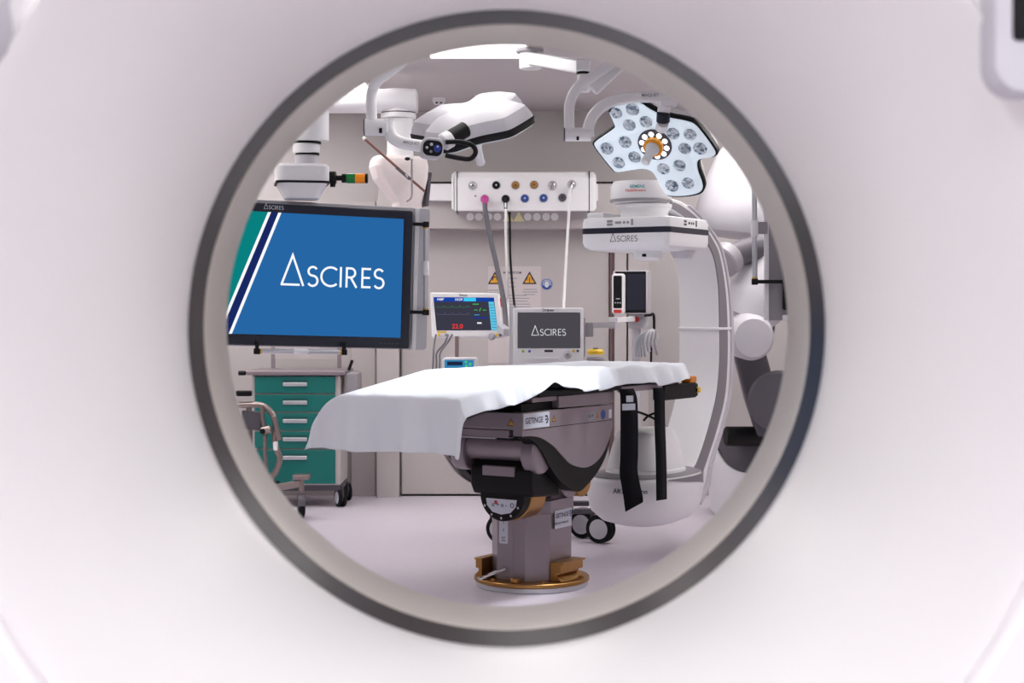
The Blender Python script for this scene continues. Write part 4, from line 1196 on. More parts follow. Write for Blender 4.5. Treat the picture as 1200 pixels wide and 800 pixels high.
outs = [(554, 217.5, m_chrome, 'steel'), (581.5, 217, m_black, 'black'), (604, 217, m_brass, 'brass'), (626, 216.5, m_brass, 'brass'), (647.5, 217, m_chrome, 'chrome'), (670, 216, m_chrome, 'chrome'),
        (568, 233, m_magenta, 'magenta'), (592.5, 233, m_black, 'black'), (615, 232.5, m_blue, 'blue'), (637, 232, m_blue, 'blue'), (659, 231.5, m_dgrey, 'grey')]
for px, py, mm, nm in outs:
    c_ = W(px, py, dg_)
    pr = MB().lathe([(0, 0.0), (0.027, 0.0), (0.027, 0.010), (0.023, 0.016), (0.015, 0.016), (0.015, 0.024), (0.010, 0.026), (0, 0.026)], c_, (0, -1, 0), 28)
    o_ = pr.build('outlet', mm, gas)
    lab(o_, nm + ' outlet')
    MB().lathe([(0.029, -0.001), (0.032, 0.003), (0.031, 0.006), (0.027, 0.006)], c_, (0, -1, 0), 28).build('outlet_rim', m_alu, o_)
    MB().cyl(c_ + V((0, -.0255, 0)), c_ + V((0, -.0275, 0)), 0.006, n=12).build('outlet_bore', m_print if mm not in (m_blue, m_black) else m_label, o_)
MB().cyl(W(557, 229.5, dg_), W(557, 229.5, dg_ - .004), 0.006, n=12).build('indicator', m_dgrey, gas)
lab(MB().cyl(W(647.5, 217, dg_ - .02), W(647.5, 222.5, dg_ - .03), 0.018, n=20, ch=.003).build('valve', m_chrome, gas), 'chrome valve body')
# gas hoses
def hose(name, pts, r, m, label, plug=None, pm=None):
    t_ = thing(name, label, 'hose', pts[0], 'hoses hanging from the supply panel')
    MB().tube(pts, r, n=12, sm=6).build('tubing', m, t_)
    p0 = V(pts[0])
    q0 = (V(pts[1]) - p0).normalized()
    MB().cyl(p0, p0 + q0 * 0.07, plug, plug * .75, n=20, ch=.003).build('plug', pm, t_)
    MB().lathe([(0, 0.0), (plug * 1.25, 0.0), (plug * 1.25, 0.014), (plug * 0.8, 0.022), (0, 0.022)], p0 + V((0, 0.012, 0)), (0, -1, 0), 24).build('plug_collar', pm, t_)
    return t_
dh_ = dg_ - .05
hose('gas_hose', [W(568, 234, dh_), W(569, 248, dh_ - .03), W(575, 280, dh_ - .05), W(583, 315, dh_ - .08), W(590, 350, dh_ - .15), W(592.5, 372, dh_ - .4), W(593.5, 390, dh_ - .9)], 0.017, m_hose, 'thick grey hose with a magenta plug hanging from the supply panel', 0.021, m_magenta)
hose('gas_hose', [W(592.5, 234, dh_), W(592.5, 246, dh_ - .02), W(593, 290, dh_ - .03), W(594.5, 340, dh_ - .05), W(596.5, 380, dh_ - .15), W(598, 405, dh_ - .3)], 0.009, m_white, 'thin white hose with a black plug second from the left on the supply panel', 0.014, m_black)
hose('power_cable', [W(597, 250, dh_ + .13), W(597.5, 262, dh_ + .06), W(598, 300, dh_ - .03), W(601, 340, dh_ - .1), W(604, 368, dh_ - .3), W(606, 395, dh_ - .6)], 0.008, m_black, 'thin black cable running down beside the white hoses', 0.009, m_black)
hose('suction_hose', [W(669.5, 217, dh_), W(668, 228, dh_ - .02), W(666, 260, dh_ - .02), W(663, 310, dh_ - .06), W(661, 350, dh_ - .15), W(660, 372, dh_ - .35), W(658, 398, dh_ - .7)], 0.010, m_white, 'white hose with a chrome plug at the right end of the supply panel', 0.013, m_chrome)
# row of stickers on the door header, reflective glare put into their colours
MHd = frame((0, HD - 0.001, 0), (1, 0, 0), (0, 0, 1), (0, -1, 0))
cs = [(551, 0), (561, 0), (572.5, 0), (583, 0), (595.5, 1), (608, 1), (618.5, 0), (629, 0), (640, 0), (650, 0)]
order = ['first', 'second', 'third', 'fourth']
nl = 0; nr = 0
for px, k in cs:
    u_, v_ = onp(MHd, px, 254)
    if k:
        q = [(u_ - .040, v_ - .032), (u_ + .040, v_ - .032), (u_, v_ + .036)]
        o_ = MB().loops([P3(q, 0), P3(q, .0015)], True, True).build('warning_sticker', mat('glare_yellow', (250, 244, 190), 0.4), None, MHd, smooth=False)  # glare painted in as a washed-out yellow
        tag(o_, 'triangular sticker paled by painted glare on the door header, ' + ('left of the pair' if px < 600 else 'right of the pair'), 'sticker', 'triangular stickers on the header')
    else:
        q = arc(u_, v_, .027, .027, 0, 345, 23)
        o_ = MB().loops([P3(q, 0), P3(q, .0015)], True, True).build('round_sticker', mat('sticker_glare', (252, 252, 250), 0.4, var=.005), None, MHd, smooth=False)  # white is reflective glare put into the colour
        if px < 600:
            s_ = order[nl] + ' from the left end of the row'; nl += 1
        else:
            s_ = order[3 - nr] + ' from the right end of the row'; nr += 1
        tag(o_, 'round sticker painted white with glare on the door header, ' + s_, 'sticker', 'round stickers on the header')
# ------------------------------------------------------------------ signs on the door
MDo = frame((0, Y1 - 0.0465, 0), (1, 0, 0), (0, 0, 1), (0, -1, 0))
a, b = onp(MDo, 572, 312), onp(MDo, 634, 425)
pos = thing('door_notice', 'large pale notice headed MAGNETOM with warning triangles on the door', 'sign', MDo @ V(((a[0] + b[0]) / 2, b[1], 0)))
MB().bb((a[0], b[1], 0), (b[0], a[1], 0.0015)).build('sheet', mat('notice_film', (208, 200, 200), 0.4, var=.01), pos, MDo)
u = onp(MDo, 600.5, 319.5)
text(MB(), 'MAGNETOM', 0.023, u[0], u[1], 0.002, sx=1.0).build('lettering', m_print, pos, MDo)
random.seed(3)
for grp in ([(340, 572.5, 588), (343, 573, 587)], [(339, 613, 629), (342, 612, 630), (345, 614, 627)], [(346 + 3.4 * k, 596, 596 + random.uniform(18, 30)) for k in range(6)], [(326, 596, 606), (331, 597, 603), (336, 596, 604)]):
    lines = MB()
    for y_, x0_, x1_ in grp:
        a_, b_ = onp(MDo, x0_, y_), onp(MDo, x1_, y_)
        lines.ribbon([(a_[0], a_[1]), (b_[0], a_[1])], 0.006, False, 0.002)
    lines.build('small_print', m_greyprint, pos, MDo)
for px in (580, 620.5):
    u = onp(MDo, px, 326)
    s_ = 0.088
    q = [(u[0] - s_ / 2, u[1] - s_ * .42), (u[0] + s_ / 2, u[1] - s_ * .42), (u[0], u[1] + s_ * .46)]
    o_ = MB().loops([P3(q, 0.0016), P3(q, 0.003)], True, True).build('warning_triangle', m_warn, pos, MDo, smooth=False)
    e_ = MB(); e_.ribbon(q, s_ * .10, True, 0.0036)
    if px < 600:
        e_.ribbon(arc(u[0], u[1] - .008, .016, .018, 200, -20, 12), .008, False, .0036)
    else:
        e_.ribbon([(u[0], u[1] - .03), (u[0], u[1] + .008)], .006, False, .0036)
        for sg in (-1, 1):
            e_.ribbon([(u[0] + sg * .010 + sg * x_, u[1] - .004 + y_) for x_, y_ in arc(0, 0, .008, .014, -60, 60, 6)], .004, False, .0036)
    e_.build('symbol', m_print, o_, MDo)
u = onp(MDo, 640.7, 333)
o_ = thing('mandatory_sign', 'round blue sign with a white head and ear defenders on the door', 'sign', MDo @ V((u[0], u[1] - .04, 0)))
q = arc(u[0], u[1], .043, .043, 0, 352, 44)
MB().loops([P3(q, 0), P3(q, .002)], True, True).build('disc', m_blue, o_, MDo, smooth=False)
e_ = MB(); e_.ribbon(arc(u[0], u[1], .040, .040, 0, 350, 36), .003, True, .0025)
e_.ribbon(arc(u[0], u[1] + .002, .027, .028, -20, 200, 16), .006, False, .0025)
hd_ = arc(u[0], u[1], .018, .023, 0, 345, 23)
e_.loops([P3(hd_, .0025), P3([(a + (u[0] - a) * .99, b + (u[1] - b) * .99) for a, b in hd_], .0025)], False, True)
e_.build('symbol', m_label, o_, MDo)
u = onp(MDo, 590, 354)
q = arc(u[0], u[1], .030, .040, 0, 345, 23)
tag(MB().loops([P3(q, 0.002), P3(q, .004)], True, True).build('stop_sticker', m_red, None, MDo, smooth=False), 'small red round sticker half hidden behind the grey hose', 'sticker')

# ------------------------------------------------------------------ monitor trolley behind the table
dT = 9.3
tx = wx(640, dT)
tro = thing('monitor_trolley', 'grey wheeled trolley behind the table carrying the two white monitors', 'trolley', (tx, dT, 0))
MB().bb((tx - .30, dT - .20, .165), (tx + .32, dT - .155, .195)).build('base_bar', m_dgrey, tro, bevel=.006)
MB().bb((tx - .30, dT + .155, .165), (tx + .26, dT + .20, .195)).build('base_bar', m_dgrey, tro, bevel=.006)
MB().bb((tx - .16, dT - .20, .165), (tx + .16, dT + .20, .20)).build('base_plate', m_grey, tro, bevel=.006)
MB().bb((tx - .14, dT - .14, .20), (tx + .14, dT + .16, .91)).build('cabinet', m_grey, tro, bevel=.012)
MB().bb((wx(517, dT), dT - .16, .91), (wx(706, dT), dT + .24, .945)).build('shelf', m_grey, tro, bevel=.008)
MB().cyl((wx(600, dT), dT + .16, .945), (wx(600, dT), dT + .16, 1.36), 0.017, n=20).build('pole', m_alu, tro)
def caster(root, c, r, wd, ang, mw, mhub, double=True, sub='caster'):
    Mc = frame((c[0], c[1], 0), (math.cos(ang), math.sin(ang), 0), (-math.sin(ang), math.cos(ang), 0), (0, 0, 1))
    f = MB()
    f.cyl((0, 0, r * 1.6), (0, 0, r * 2.15), r * .35, n=20)
    f.sweep(smooth([(0, -r * .95, r * 1.15), (0, -r * .6, r * 1.95), (0, 0, r * 2.05), (0, r * .55, r * 1.75), (0, r * .2, r)], 4), rrect(wd * (.2 if double else 1.2), .012, .002, 2), up=(0, 0, 1))
    fo = f.build(sub, m_dgrey, root, Mc)
    xs = (-wd * .62, wd * .62) if double else (0,)
    for x_ in xs:
        t_ = MB().lathe([(0, -wd / 2), (r * .72, -wd / 2), (r * .94, -wd * .42), (r, -wd * .25), (r, wd * .25), (r * .94, wd * .42), (r * .72, wd / 2), (0, wd / 2)], (x_, 0, r), (1, 0, 0), 32).build('wheel', mw, fo, Mc)
        sgn = 1 if x_ >= 0 else -1
        for sg in (-1, 1):
            hb_ = MB().lathe([(r * .70, wd * .49), (r * .66, wd * .56), (0, wd * .58)], (x_, 0, r), (sg, 0, 0), 28).build('hub', mhub, fo, Mc)
    return fo
for x_, y_, a_ in ((wx(704, 9.1), 9.10, R(-118)), (wx(684, 9.25), 9.30, R(-118)), (wx(587, 9.1), dT - .19, R(-110)), (wx(590, 9.4), dT + .19, R(-120))):
    caster(tro, (x_, y_), 0.082, 0.030, a_, m_rubber, m_grey)
# anaesthesia monitor
dM = 9.12
am_l, am_r, am_t = wx(601.5, dM), wx(684, dM), wz(360.5, dM)
MA = frame(((am_l + am_r) / 2, dM, 0), (1, 0, 0), (0, 0, 1), (0, -1, 0))
an = thing('patient_monitor', 'square white monitor with a dark screen and white ASCIRES lettering behind the table', 'monitor', ((am_l + am_r) / 2, dM + .1, 0.946))
aw = am_r - am_l
zb_ = 0.966
ah_ = am_t - zb_
cz_ = (am_t + zb_) / 2
hs = MB().loops([P3(rrect(aw - .04, ah_ - .04, .03, cy=cz_), -0.20), P3(rrect(aw, ah_, .012, cy=cz_), -0.13), P3(rrect(aw, ah_, .012, cy=cz_), -0.006), P3(rrect(aw - .012, ah_ - .012, .010, cy=cz_), 0)], True, True).build('housing', m_white, an, MA)
MB().bb((-0.16, .9455, -0.18), (0.16, zb_ + .004, -.02)).build('foot', m_grey, an, MA, bevel=.004)
a, b = onp(MA, 606.5, 366), onp(MA, 680, 408)
sc_ = quad([(a[0], b[1]), (b[0], b[1]), (b[0], a[1]), (a[0], a[1])], 'screen', emis('screen_charcoal', (74, 72, 78), 1.0), MA, an, 0.001)
g0, g1 = onp(MA, 622.5, 393), onp(MA, 663, 393)
wordmark((g1[0] - g0[0]) / 5.25, g0[0], g0[1], .0018, .09).build('lettering', emis('screen_pale', (226, 228, 234), 1.0), sc_, MA)
u = onp(MA, 642.5, 363.4)
text(MB(), 'Dr\u00e4ger', .024, u[0], u[1], .0012).build('maker_lettering', m_print, hs, MA)
u = onp(MA, 665, 415.5)
kn = MB().lathe([(0, 0.0), (.024, 0), (.024, .006), (.018, .010), (.017, .026), (.013, .030), (0, .030)], (u[0], u[1], 0), (0, 0, 1), 28).build('knob', m_grey, an, MA)
MB().cyl((u[0], u[1], .030), (u[0], u[1], .0315), .011, n=20).build('knob_cap', m_mid, kn, MA)
for px, py, mm in ((613, 411.5, mat('lime_key', (150, 190, 60), .4)), (620.5, 411.5, mat('violet_key', (96, 104, 190), .4)), (672, 411, m_yellow), (677, 411, m_dgrey)):
    u = onp(MA, px, py)
    MB().cyl((u[0], u[1], 0), (u[0], u[1], .004), .008, n=16).build('key', mm, an, MA)
a, b = onp(MA, 638, 409.8), onp(MA, 648, 412.4)
MB().bb((a[0], b[1], 0), (b[0], a[1], .002)).build('name_plate', m_print, an, MA)
a, b = onp(MA, 614, 418.5), onp(MA, 656, 421.5)
MB().bb((a[0], b[1], 0), (b[0], a[1], .012)).build('document_ledge', m_white, an, MA, bevel=.003)
sx_ = onp(MA, 686, 400)[0]
MB().bb((sx_ - .016, onp(MA, 0, 418)[1], -.10), (sx_ + .002, onp(MA, 0, 372)[1], -.03)).build('side_rail', m_mid, an, MA, bevel=.004)
# patient monitor, tilted
dP = 9.75
pcn = W(547, 368.5, dP)
MP = monitor_frame(pcn, -6, -0.6) @ Matrix.Rotation(R(-10), 4, 'X')
pm_ = thing('patient_monitor', 'white vital signs monitor with colourful readings and a red 22.0', 'monitor', pcn)
crn = [onp(MP, *p) for p in ((503.7, 342.2), (584.4, 343), (590.3, 394.5), (505.7, 395))]
def inset(k, z):
    cx_2 = sum(p[0] for p in crn) / 4; cy_2 = sum(p[1] for p in crn) / 4
    return [V((cx_2 + (p[0] - cx_2) * k, cy_2 + (p[1] - cy_2) * k, z)) for p in crn]
hs = MB().loops([inset(.80, -.085), inset(1.0, -.045), inset(1.0, 0)], True, True).build('housing', m_white, pm_, MP, bevel=.010, seg=3)
def pq(pts, name, m, z, root):
    return quad([onp(MP, 500 + x / 7.62, 335 + y / 7.62, z) for x, y in pts], name, m, MP, root, z)
scr2 = pq([(60, 100), (600, 103), (635, 395), (88, 397)], 'screen', emis('scr_dark', (58, 58, 72)), .0012, pm_)
pq([(60, 100), (600, 103), (605, 138), (64, 140)], 'title_bar', emis('scr_blue', (22, 64, 160)), .0018, scr2)
pq([(328, 104), (438, 105), (440, 136), (330, 136)], 'alarm_field', emis('scr_cyan', (60, 200, 240)), .0024, scr2)
pq([(552, 140), (600, 140), (635, 394), (578, 394)], 'menu_bar', emis('scr_cyan2', (96, 196, 226)), .0018, scr2)
for k in range(9):
    y_ = 166 + 25 * k
    pq([(560 + 3 * k, y_), (606 + 3 * k, y_), (606.5 + 3 * k, y_ + 4), (560.5 + 3 * k, y_ + 4)], 'menu_line', emis('scr_line', (40, 90, 150)), .0024, scr2)
u = onp(MP, 500 + 275 / 7.62, 335 + 362 / 7.62)
text(MB(), '22.0', .040, u[0], u[1], .002).build('reading', emis('scr_red', (236, 60, 50)), scr2, MP)
e_g = emis('scr_green', (70, 210, 70))
u = onp(MP, 500 + 438 / 7.62, 335 + 158 / 7.62)
text(MB(), '---', .040, u[0], u[1], .002).build('reading', e_g, scr2, MP)
u = onp(MP, 500 + 478 / 7.62, 335 + 212 / 7.62)
text(MB(), '-- / --', .028, u[0], u[1], .002, sx=1.3).build('reading', e_g, scr2, MP)
u = onp(MP, 500 + 448 / 7.62, 335 + 254 / 7.62)
text(MB(), '---', .034, u[0], u[1], .002).build('reading', emis('scr_sky', (70, 170, 220)), scr2, MP)
pq([(450, 324), (490, 324), (491, 337), (451, 337)], 'reading_field', emis('scr_white', (240, 240, 240)), .002, scr2)
pq([(410, 276), (540, 276), (541, 292), (411, 292)], 'reading_field', emis('scr_deep', (36, 54, 130)), .002, scr2)
for y_, mm in ((190, emis('scr_trace', (60, 120, 80))), (255, emis('scr_trace2', (90, 96, 120)))):
    tr_ = MB(); tr_.ribbon([onp(MP, 500 + (75 + y_ * .06 + 10 * k) / 7.62, 335 + (y_ + (0 if k % 7 else -14)) / 7.62) for k in range(31)], .0025, False, .002)
    tr_.build('trace', mm, scr2, MP)
u = onp(MP, 500 + 95 / 7.62, 335 + 120 / 7.62)
u2 = onp(MP, 500 + 285 / 7.62, 335 + 121 / 7.62)
tt = MB(); text(tt, 'NIBP', .02, u[0] + .02, u[1], .0026); text(tt, '10:24', .022, u2[0], u2[1], .0026)
tt.build('lettering', emis('scr_white', (240, 240, 240)), scr2, MP)
u = onp(MP, 500 + 328 / 7.62, 335 + 84 / 7.62)
text(MB(), 'Dr\u00e4ger', .018, u[0], u[1], .0012).build('maker_lettering', m_print, hs, MP)
u = onp(MP, 500 + 583 / 7.62, 335 + 452 / 7.62)
kn = MB().lathe([(0, 0), (.024, 0), (.024, .006), (.017, .010), (.016, .024), (0, .027)], (u[0], u[1], 0), (0, 0, 1), 28).build('knob', m_grey, pm_, MP)
for x_, y_, mm in ((108, 437, m_yellow), (175, 437, m_greyprint), (627, 440, m_yellow), (658, 440, m_dgrey)):
    u = onp(MP, 500 + x_ / 7.62, 335 + y_ / 7.62)
    MB().cyl((u[0], u[1], 0), (u[0], u[1], .004), .009, n=16).build('key', mm, pm_, MP)
pq([(92, 405), (175, 405), (176, 418), (94, 418)], 'alarm_label', m_yellow, .002, pm_)
mt = MB(); mt.beam(W(583, 381, 9.84), V((wx(600, dT) - .030, dT + .185, 1.20)), .05, .045)
mt.build('mounting_arm', m_grey, pm_, bevel=.006)
# pump under it, with its stand post
pp = thing('infusion_pump', 'small white pump with a blue lit display half hidden by the table sheet', 'pump', (wx(540, 9.35), 9.4, .945))
MPu = frame((wx(539, 9.3), 9.27, 0), (1, 0, 0), (0, 0, 1), (0, -1, 0))
pz_ = wz(419, 9.3)
MB().loops([P3(rrect(.21, pz_ - .946, .02, cy=(pz_ + .946) / 2), -.16), P3(rrect(.21, pz_ - .946, .02, cy=(pz_ + .946) / 2), 0)], True, True).build('housing', m_white, pp, MPu, bevel=.006)
a, b = onp(MPu, 521, 421.5), onp(MPu, 555, 431)
ps = quad([(a[0], b[1]), (b[0], b[1]), (b[0], a[1]), (a[0], a[1])], 'display', emis('pump_blue', (52, 128, 176)), MPu, pp, .002)
a, b = onp(MPu, 524, 423.5), onp(MPu, 542, 428)
quad([(a[0], b[1]), (b[0], b[1]), (b[0], a[1]), (a[0], a[1])], 'reading_window', emis('pump_dark', (30, 40, 66)), MPu, ps, .003)
for px, py in ((546, 424), (551, 426.5), (546.5, 428.5)):
    u = onp(MPu, px, py)
    MB().cyl((u[0], u[1], .0022), (u[0], u[1], .0032), .008, n=14).build('indicator', emis('pump_green', (70, 200, 120)), ps, MPu)
MB().bb((wx(533, 9.4), 9.42, .946), (wx(537.5, 9.4), 9.45, wz(394, 9.4))).build('stand_post', mat('brown_grey', (130, 108, 108), .5), pp, bevel=.003)
for k, (x0_, x1_) in enumerate(((511, 507), (525, 511), (530, 515))):
    t_ = MB().tube([W(x0_, 392, 9.66), W(x0_ - 2 - 2 * k, 402, 9.6), W(x1_ + 1, 413, 9.45), W(x1_ + .5, 424, 9.4), W(x1_, 434.5, 9.35), W(x1_ - 1, 436.5, 9.33)], .006, n=8, sm=5).build('sensor_cable', m_hose)
    tag(t_, ('leftmost', 'middle', 'rightmost')[k] + ' of the three thin cables under the vital signs monitor', 'cable', 'cables under the vital signs monitor')
# jar with a yellow lid on the trolley shelf
jc = W(698, 420, 9.35)
jar = thing('specimen_jar', 'grey jar with a yellow lid standing right of the square monitor', 'jar', (jc.x, 9.35, .945))
MB().lathe([(0, 0), (.050, 0), (.054, .006), (.054, .105), (.048, .112), (0, .112)], (jc.x, 9.35, .946), (0, 0, 1), 36).build('body', m_mid, jar)
z_ = wz(413, 9.35)
MB().lathe([(0, 0), (.050, 0), (.050, .018), (.040, .030), (0, .032)], (jc.x, 9.35, max(1.0585, z_ - .01)), (0, 0, 1), 36).build('lid', m_yellow, jar)
MB().cyl((jc.x, 9.35, 1.088), (jc.x, 9.35, 1.112), .016, n=20, ch=.003).build('lid_knob', m_dgrey, jar)

# ------------------------------------------------------------------ boxed monitor with a docked handset, on its arm
dI = 10.3
MI = frame((wx(740, dI), dI, 0), V((0.97, -0.24, 0)).normalized(), (0, 0, 1), V((-0.24, -0.97, 0)).normalized())
im = thing('bedside_device', 'grey boxed device with a black front and a white handset docked on its left', 'medical device', (wx(740, dI), dI, wz(367, dI)))
a, b = onp(MI, 718, 317), onp(MI, 758.5, 367.5)
MB().bb((a[0], b[1], -.17), (b[0], a[1], -.004)).build('housing', m_grey, im, MI, bevel=.008)
a2, b2 = onp(MI, 721, 318), onp(MI, 757, 366.5)
fr_ = MB().bb((a2[0], b2[1], -.004), (b2[0], a2[1], .006)).build('front_panel', m_black, im, MI, bevel=.004)
a3, b3 = onp(MI, 735, 321), onp(MI, 756, 363)
quad([(a3[0], b3[1]), (b3[0], b3[1]), (b3[0], a3[1]), (a3[0], a3[1])], 'screen', m_navy, MI, fr_, .0075)
a4, b4 = onp(MI, 717.5, 320.5, .02), onp(MI, 732.5, 368, .02)
cw, chh = b4[0] - a4[0], a4[1] - b4[1]
hcx, hcy = (a4[0] + b4[0]) / 2, (a4[1] + b4[1]) / 2
hsd = MB().loops([P3(rrect(cw, chh, .02, cx=hcx, cy=hcy), .006), P3(rrect(cw, chh, .02, cx=hcx, cy=hcy), .034), P3(rrect(cw - .012, chh - .012, .016, cx=hcx, cy=hcy), .040)], True, True).build('handset', m_white, im, MI)
MB().loops([P3(rrect(cw * .66, chh * .80, .008, cx=hcx - .003, cy=hcy + .012), .0402), P3(rrect(cw * .64, chh * .79, .008, cx=hcx - .003, cy=hcy + .012), .042)], True, True).build('handset_screen', m_black, hsd, MI)
MB().loops([P3(rrect(cw * .62, .022, .005, cx=hcx - .002, cy=hcy - chh * .43), .0402), P3(rrect(cw * .62, .022, .005, cx=hcx - .002, cy=hcy - chh * .43), .045)], True, True).build('red_key', m_red, hsd, MI)
for k in range(3):
    MB().cyl((hcx - .018 + .016 * k, hcy - chh * .22, .042), (hcx - .018 + .016 * k, hcy - chh * .22, .0435), .004, n=10).build('key', m_label, hsd, MI)
MB().bb((hcx - .014, hcy - chh * .13, .0421), (hcx + .012, hcy - chh * .13 + .005, .043)).build('mark', m_label, hsd, MI)
MB().bb((wx(738, dI), dI + .06, wz(385, dI)), (wx(762, dI), dI + .12, wz(368, dI))).build('mounting_block', m_grey, im, bevel=.004)
MB().cyl(W(746, 374, dI + .03), W(746, 374, dI + .09), .018, n=20).build('clamp_knob', m_red, im)
MB().bb((wx(742, dI), dI + .08, 0.02), (wx(752, dI), dI + .13, wz(372, dI))).build('stand_column', m_grey, im, bevel=.005)
MB().cyl((wx(747, dI), dI + .1, 0), (wx(747, dI), dI + .1, .03), .22, n=40, ch=.006).build('stand_base', m_dgrey, im)
# articulated arm to the left
ar = MB()
arm = thing('support_arm', 'pale jointed support arm reaching from the square monitor to the boxed device', 'arm', W(700, 382, 9.4))
MB().beam(W(688, 381, 9.32), W(718, 380, 9.75), .04, .034).build('arm_segment', m_mid, arm, bevel=.004)
MB().box(W(690, 386, 9.28), (.05, .05, .085)).build('arm_bracket', m_mid, arm, bevel=.004)
MB().beam(W(716, 375.5, 9.8), W(741, 373.5, 10.32), .04, .032).build('arm_segment', m_white, arm, bevel=.004)
MB().cyl(W(718, 385, 9.76), W(718, 371.5, 9.76), .03, n=24, ch=.003).build('arm_joint', m_grey, arm)
# leads hanging below the device
t_ = thing('cable_bundle', 'tangle of grey leads with a black cable hanging below the boxed device', 'cables', W(762, 395, dI))
MB().tube([W(755, 369.5, dI - .03), W(762, 369, dI - .03), W(766, 369, dI - .0), W(766.5, 385, dI), W(766, 398, dI)], .009, n=10, sm=5).build('black_cable', m_black, t_)
MB().tube([W(763.5, 398, dI), W(763, 418, dI), W(763, 440, dI)], .007, n=8, sm=4).build('black_cable', m_black, t_)
random.seed(11)
for k in range(7):
    x_ = 757 + 2.1 * k
    MB().tube([W(764, 386, dI - .02), W(x_ + 1, 392 + random.uniform(-3, 3), dI - .04), W(x_ - 1, 402, dI - .04), W(x_ + random.uniform(-3, 3), 410 + random.uniform(-5, 6), dI - .03)], .008, n=8, sm=5).build('lead', m_mid if k % 2 else m_grey, t_)
for k in range(4):
    x_ = 747 + 2.2 * k
    MB().tube([W(762, 388, dI - .02), W(756, 390 + 2 * k, dI - .03), W(x_, 398, dI - .03), W(x_ + 1.5 * k - 2, 418, dI - .03)], .007, n=8, sm=5).build('lead', m_greyprint, t_)
# black cables under the head of the table
t_ = MB().tube([W(739, 480, 8.3), W(752, 484, 8.3), W(766, 490, 8.3), W(774, 496, 8.31), W(776, 490, 8.32), W(770, 484, 8.33), W(760, 487, 8.33), W(754, 493, 8.33)], .006, n=8, sm=6).build('power_cable', m_black)
tag(t_, 'thin looping black cable under the head end of the table', 'cable')

# ------------------------------------------------------------------ teal drawer trolley
dC = 10.7
cx0, cx1 = wx(295, dC), wx(399, dC)
cart = thing('drawer_trolley', 'teal five drawer trolley with a steel top by the back wall', 'trolley', ((cx0 + cx1) / 2, dC + .22, 0))
zt_ = wz(439.5, dC); zbm = wz(567, dC)
MB().bb((cx0, dC + .012, zbm - .01), (cx1, dC + .46, zt_)).build('body', m_trim, cart, bevel=.012, seg=3)
MB().bb((cx0 - .035, dC - .025, zt_), (cx1 + .035, dC + .49, zt_ + .03)).build('top', m_steel, cart, bevel=.006)
dz = [440, 461.5, 483, 504.5, 526, 567.5]
dx0, dx1 = wx(298.5, dC), wx(393, dC)
for k in range(5):
    za, zb3 = wz(dz[k], dC) - .005, wz(dz[k + 1], dC) + .005
    dr = MB().bb((dx0, dC - .006, zb3), (dx1, dC + .011, za)).build('drawer', m_teal, cart, bevel=.004)
    hz = za - .050
    hx = wx(346, dC)
    MB().bb((hx - .085, dC - .008, hz - .018), (hx + .085, dC - .0065, hz + .027)).build('handle_recess', mat('deep_teal', (6, 84, 82), .5), dr)
    MB().bb((hx - .082, dC - .018, hz - .016), (hx + .082, dC - .0082, hz + .010)).build('handle', m_alu, dr, bevel=.004)
for x_ in (wx(320, dC + .45), wx(397.5, dC + .45)):
    MB().bb((x_ - .014, dC + .45, zt_ + .03), (x_ + .014, dC + .475, zt_ + .19)).build('rail_post', m_steel, cart, bevel=.003)
MB().bb((wx(320, dC + .45), dC + .452, zt_ + .09), (wx(397.5, dC + .45), dC + .472, zt_ + .185)).build('rear_panel', m_trim, cart, bevel=.003)
MB().cyl((cx0 - .04, dC - .0, zt_ + .014), (cx0 - .09, dC - .0, zt_ + .014), .016, n=16, ch=.004).build('push_grip', m_black, cart)
MB().bb((cx1 + .036, dC + .02, zt_ - .15), (cx1 + .115, dC + .30, zt_ + .012)).build('side_bin', m_mid, cart, bevel=.008)
MB().beam((cx1 + .05, dC + .05, zt_ + .03), (cx1 + .075, dC + .05, zt_ + .10), .018, .02).build('bin_hook', m_black, cart, bevel=.003)
for x_ in (cx0 + .06, cx1 - .035):
    for y_ in (dC + .06, dC + .40):
        caster(cart, (x_ + .03, y_ - .0), .062, .026, R(25), m_rubber, m_label)
MB().bb((cx0 + .02, dC + .03, zbm - .05), (cx1 - .0, dC + .44, zbm - .01)).build('chassis', m_dgrey, cart, bevel=.004)

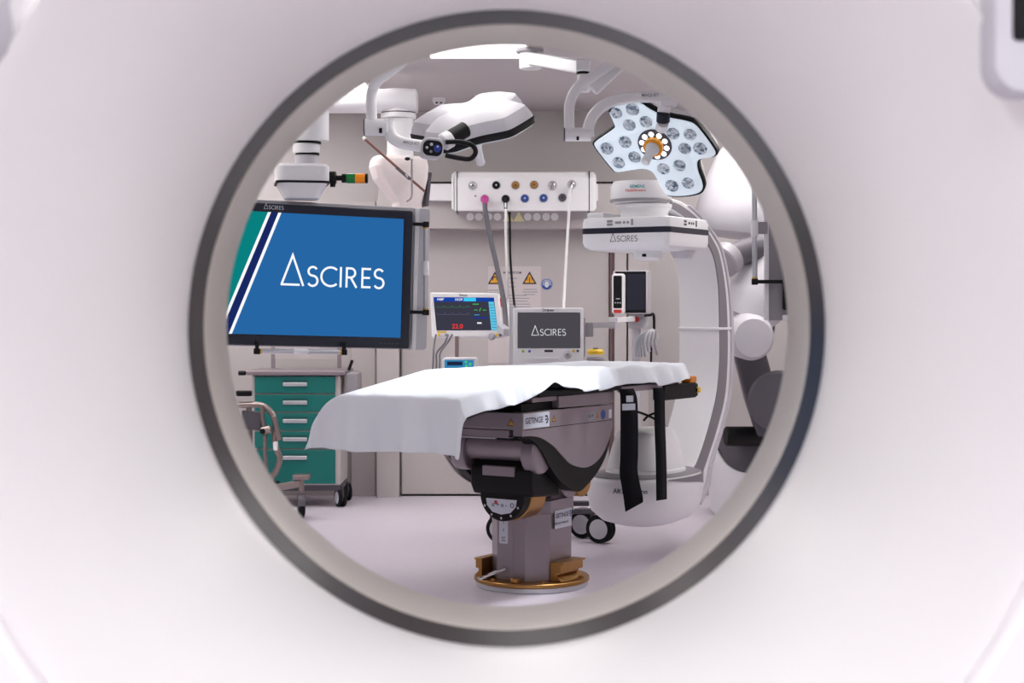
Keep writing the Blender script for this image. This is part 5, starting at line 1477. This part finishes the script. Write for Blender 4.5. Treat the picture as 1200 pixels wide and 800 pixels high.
# ------------------------------------------------------------------ steel transport frame at the left
dS = 10.15
st = thing('transport_frame', 'bent chrome tube frame on a black caster in front of the teal trolley', 'frame', W(335, 600, dS))
steel2 = mat('worn_steel', (150, 138, 134), .3, metal=.9, scale=25, var=.1)
def Z(a_, b_, d=dS): return W(260 + a_ / 3.477, 390 + b_ / 3.477, d)
MB().tube([Z(40, 296), Z(110, 292), Z(165, 296), Z(200, 322), Z(218, 365), Z(216, 420), Z(222, 470), Z(236, 510), Z(222, 560), Z(200, 592), Z(185, 640)], .020, n=16, sm=5).build('main_tube', steel2, st)
MB().tube([Z(110, 292, dS + .06), Z(112, 340, dS + .06), Z(114, 420, dS + .06), Z(112, 470, dS + .06)], .018, n=14, sm=4).build('rear_tube', steel2, st)
MB().tube([Z(164, 298, dS - .02), Z(166, 350, dS - .02), Z(176, 400, dS - .02), Z(176, 480, dS - .02), Z(182, 560, dS - .02)], .013, n=14, sm=4).build('inner_tube', steel2, st)
MB().beam(Z(80, 352, dS + .04), Z(165, 360, dS + .04), .05, .12).build('cross_plate', m_dgrey, st, bevel=.01)
MB().beam(Z(212, 338, dS - .03), Z(236, 436, dS - .03), .03, .028, up=(0, 1, 0)).build('hinge_plate', steel2, st, bevel=.004)
MB().cyl(Z(160, 400, dS - .05), Z(200, 392, dS - .05), .026, n=20, ch=.004).build('clamp', steel2, st)
MB().cyl(Z(166, 401, dS - .055), Z(166, 401, dS - .08), .018, n=16, ch=.003).build('clamp_knob', m_black, st)
MB().box(Z(219, 460, dS - .03), (.028, .03, .055)).build('catch', m_white, st, bevel=.004)
MB().box(Z(90, 246, dS), (.10, .05, .035)).build('arm_pad', m_black, st, bevel=.008)
MB().beam(Z(60, 660), Z(322, 612), .045, .045).build('foot_bar', steel2, st, bevel=.006)
MB().beam(Z(60, 600, dS + .3), Z(230, 612, dS + .02), .03, .03).build('foot_bar', m_black, st, bevel=.006)
cc = Z(324, 0)
MB().bb((cc.x - .05, dS - .05, wz(390 + 588 / 3.477, dS) - .012), (cc.x + .055, dS + .06, wz(390 + 576 / 3.477, dS))).build('foot_plate', steel2, st, bevel=.004)
MB().cyl((cc.x, dS, .15), (cc.x, dS, wz(390 + 585 / 3.477, dS)), .018, n=18).build('caster_stem', steel2, st)
caster(st, (cc.x, dS), .075, .040, R(12), m_rubber, m_black, double=False)
caster(st, (Z(60, 0).x, dS + .02), .075, .040, R(20), m_rubber, m_black, double=False)
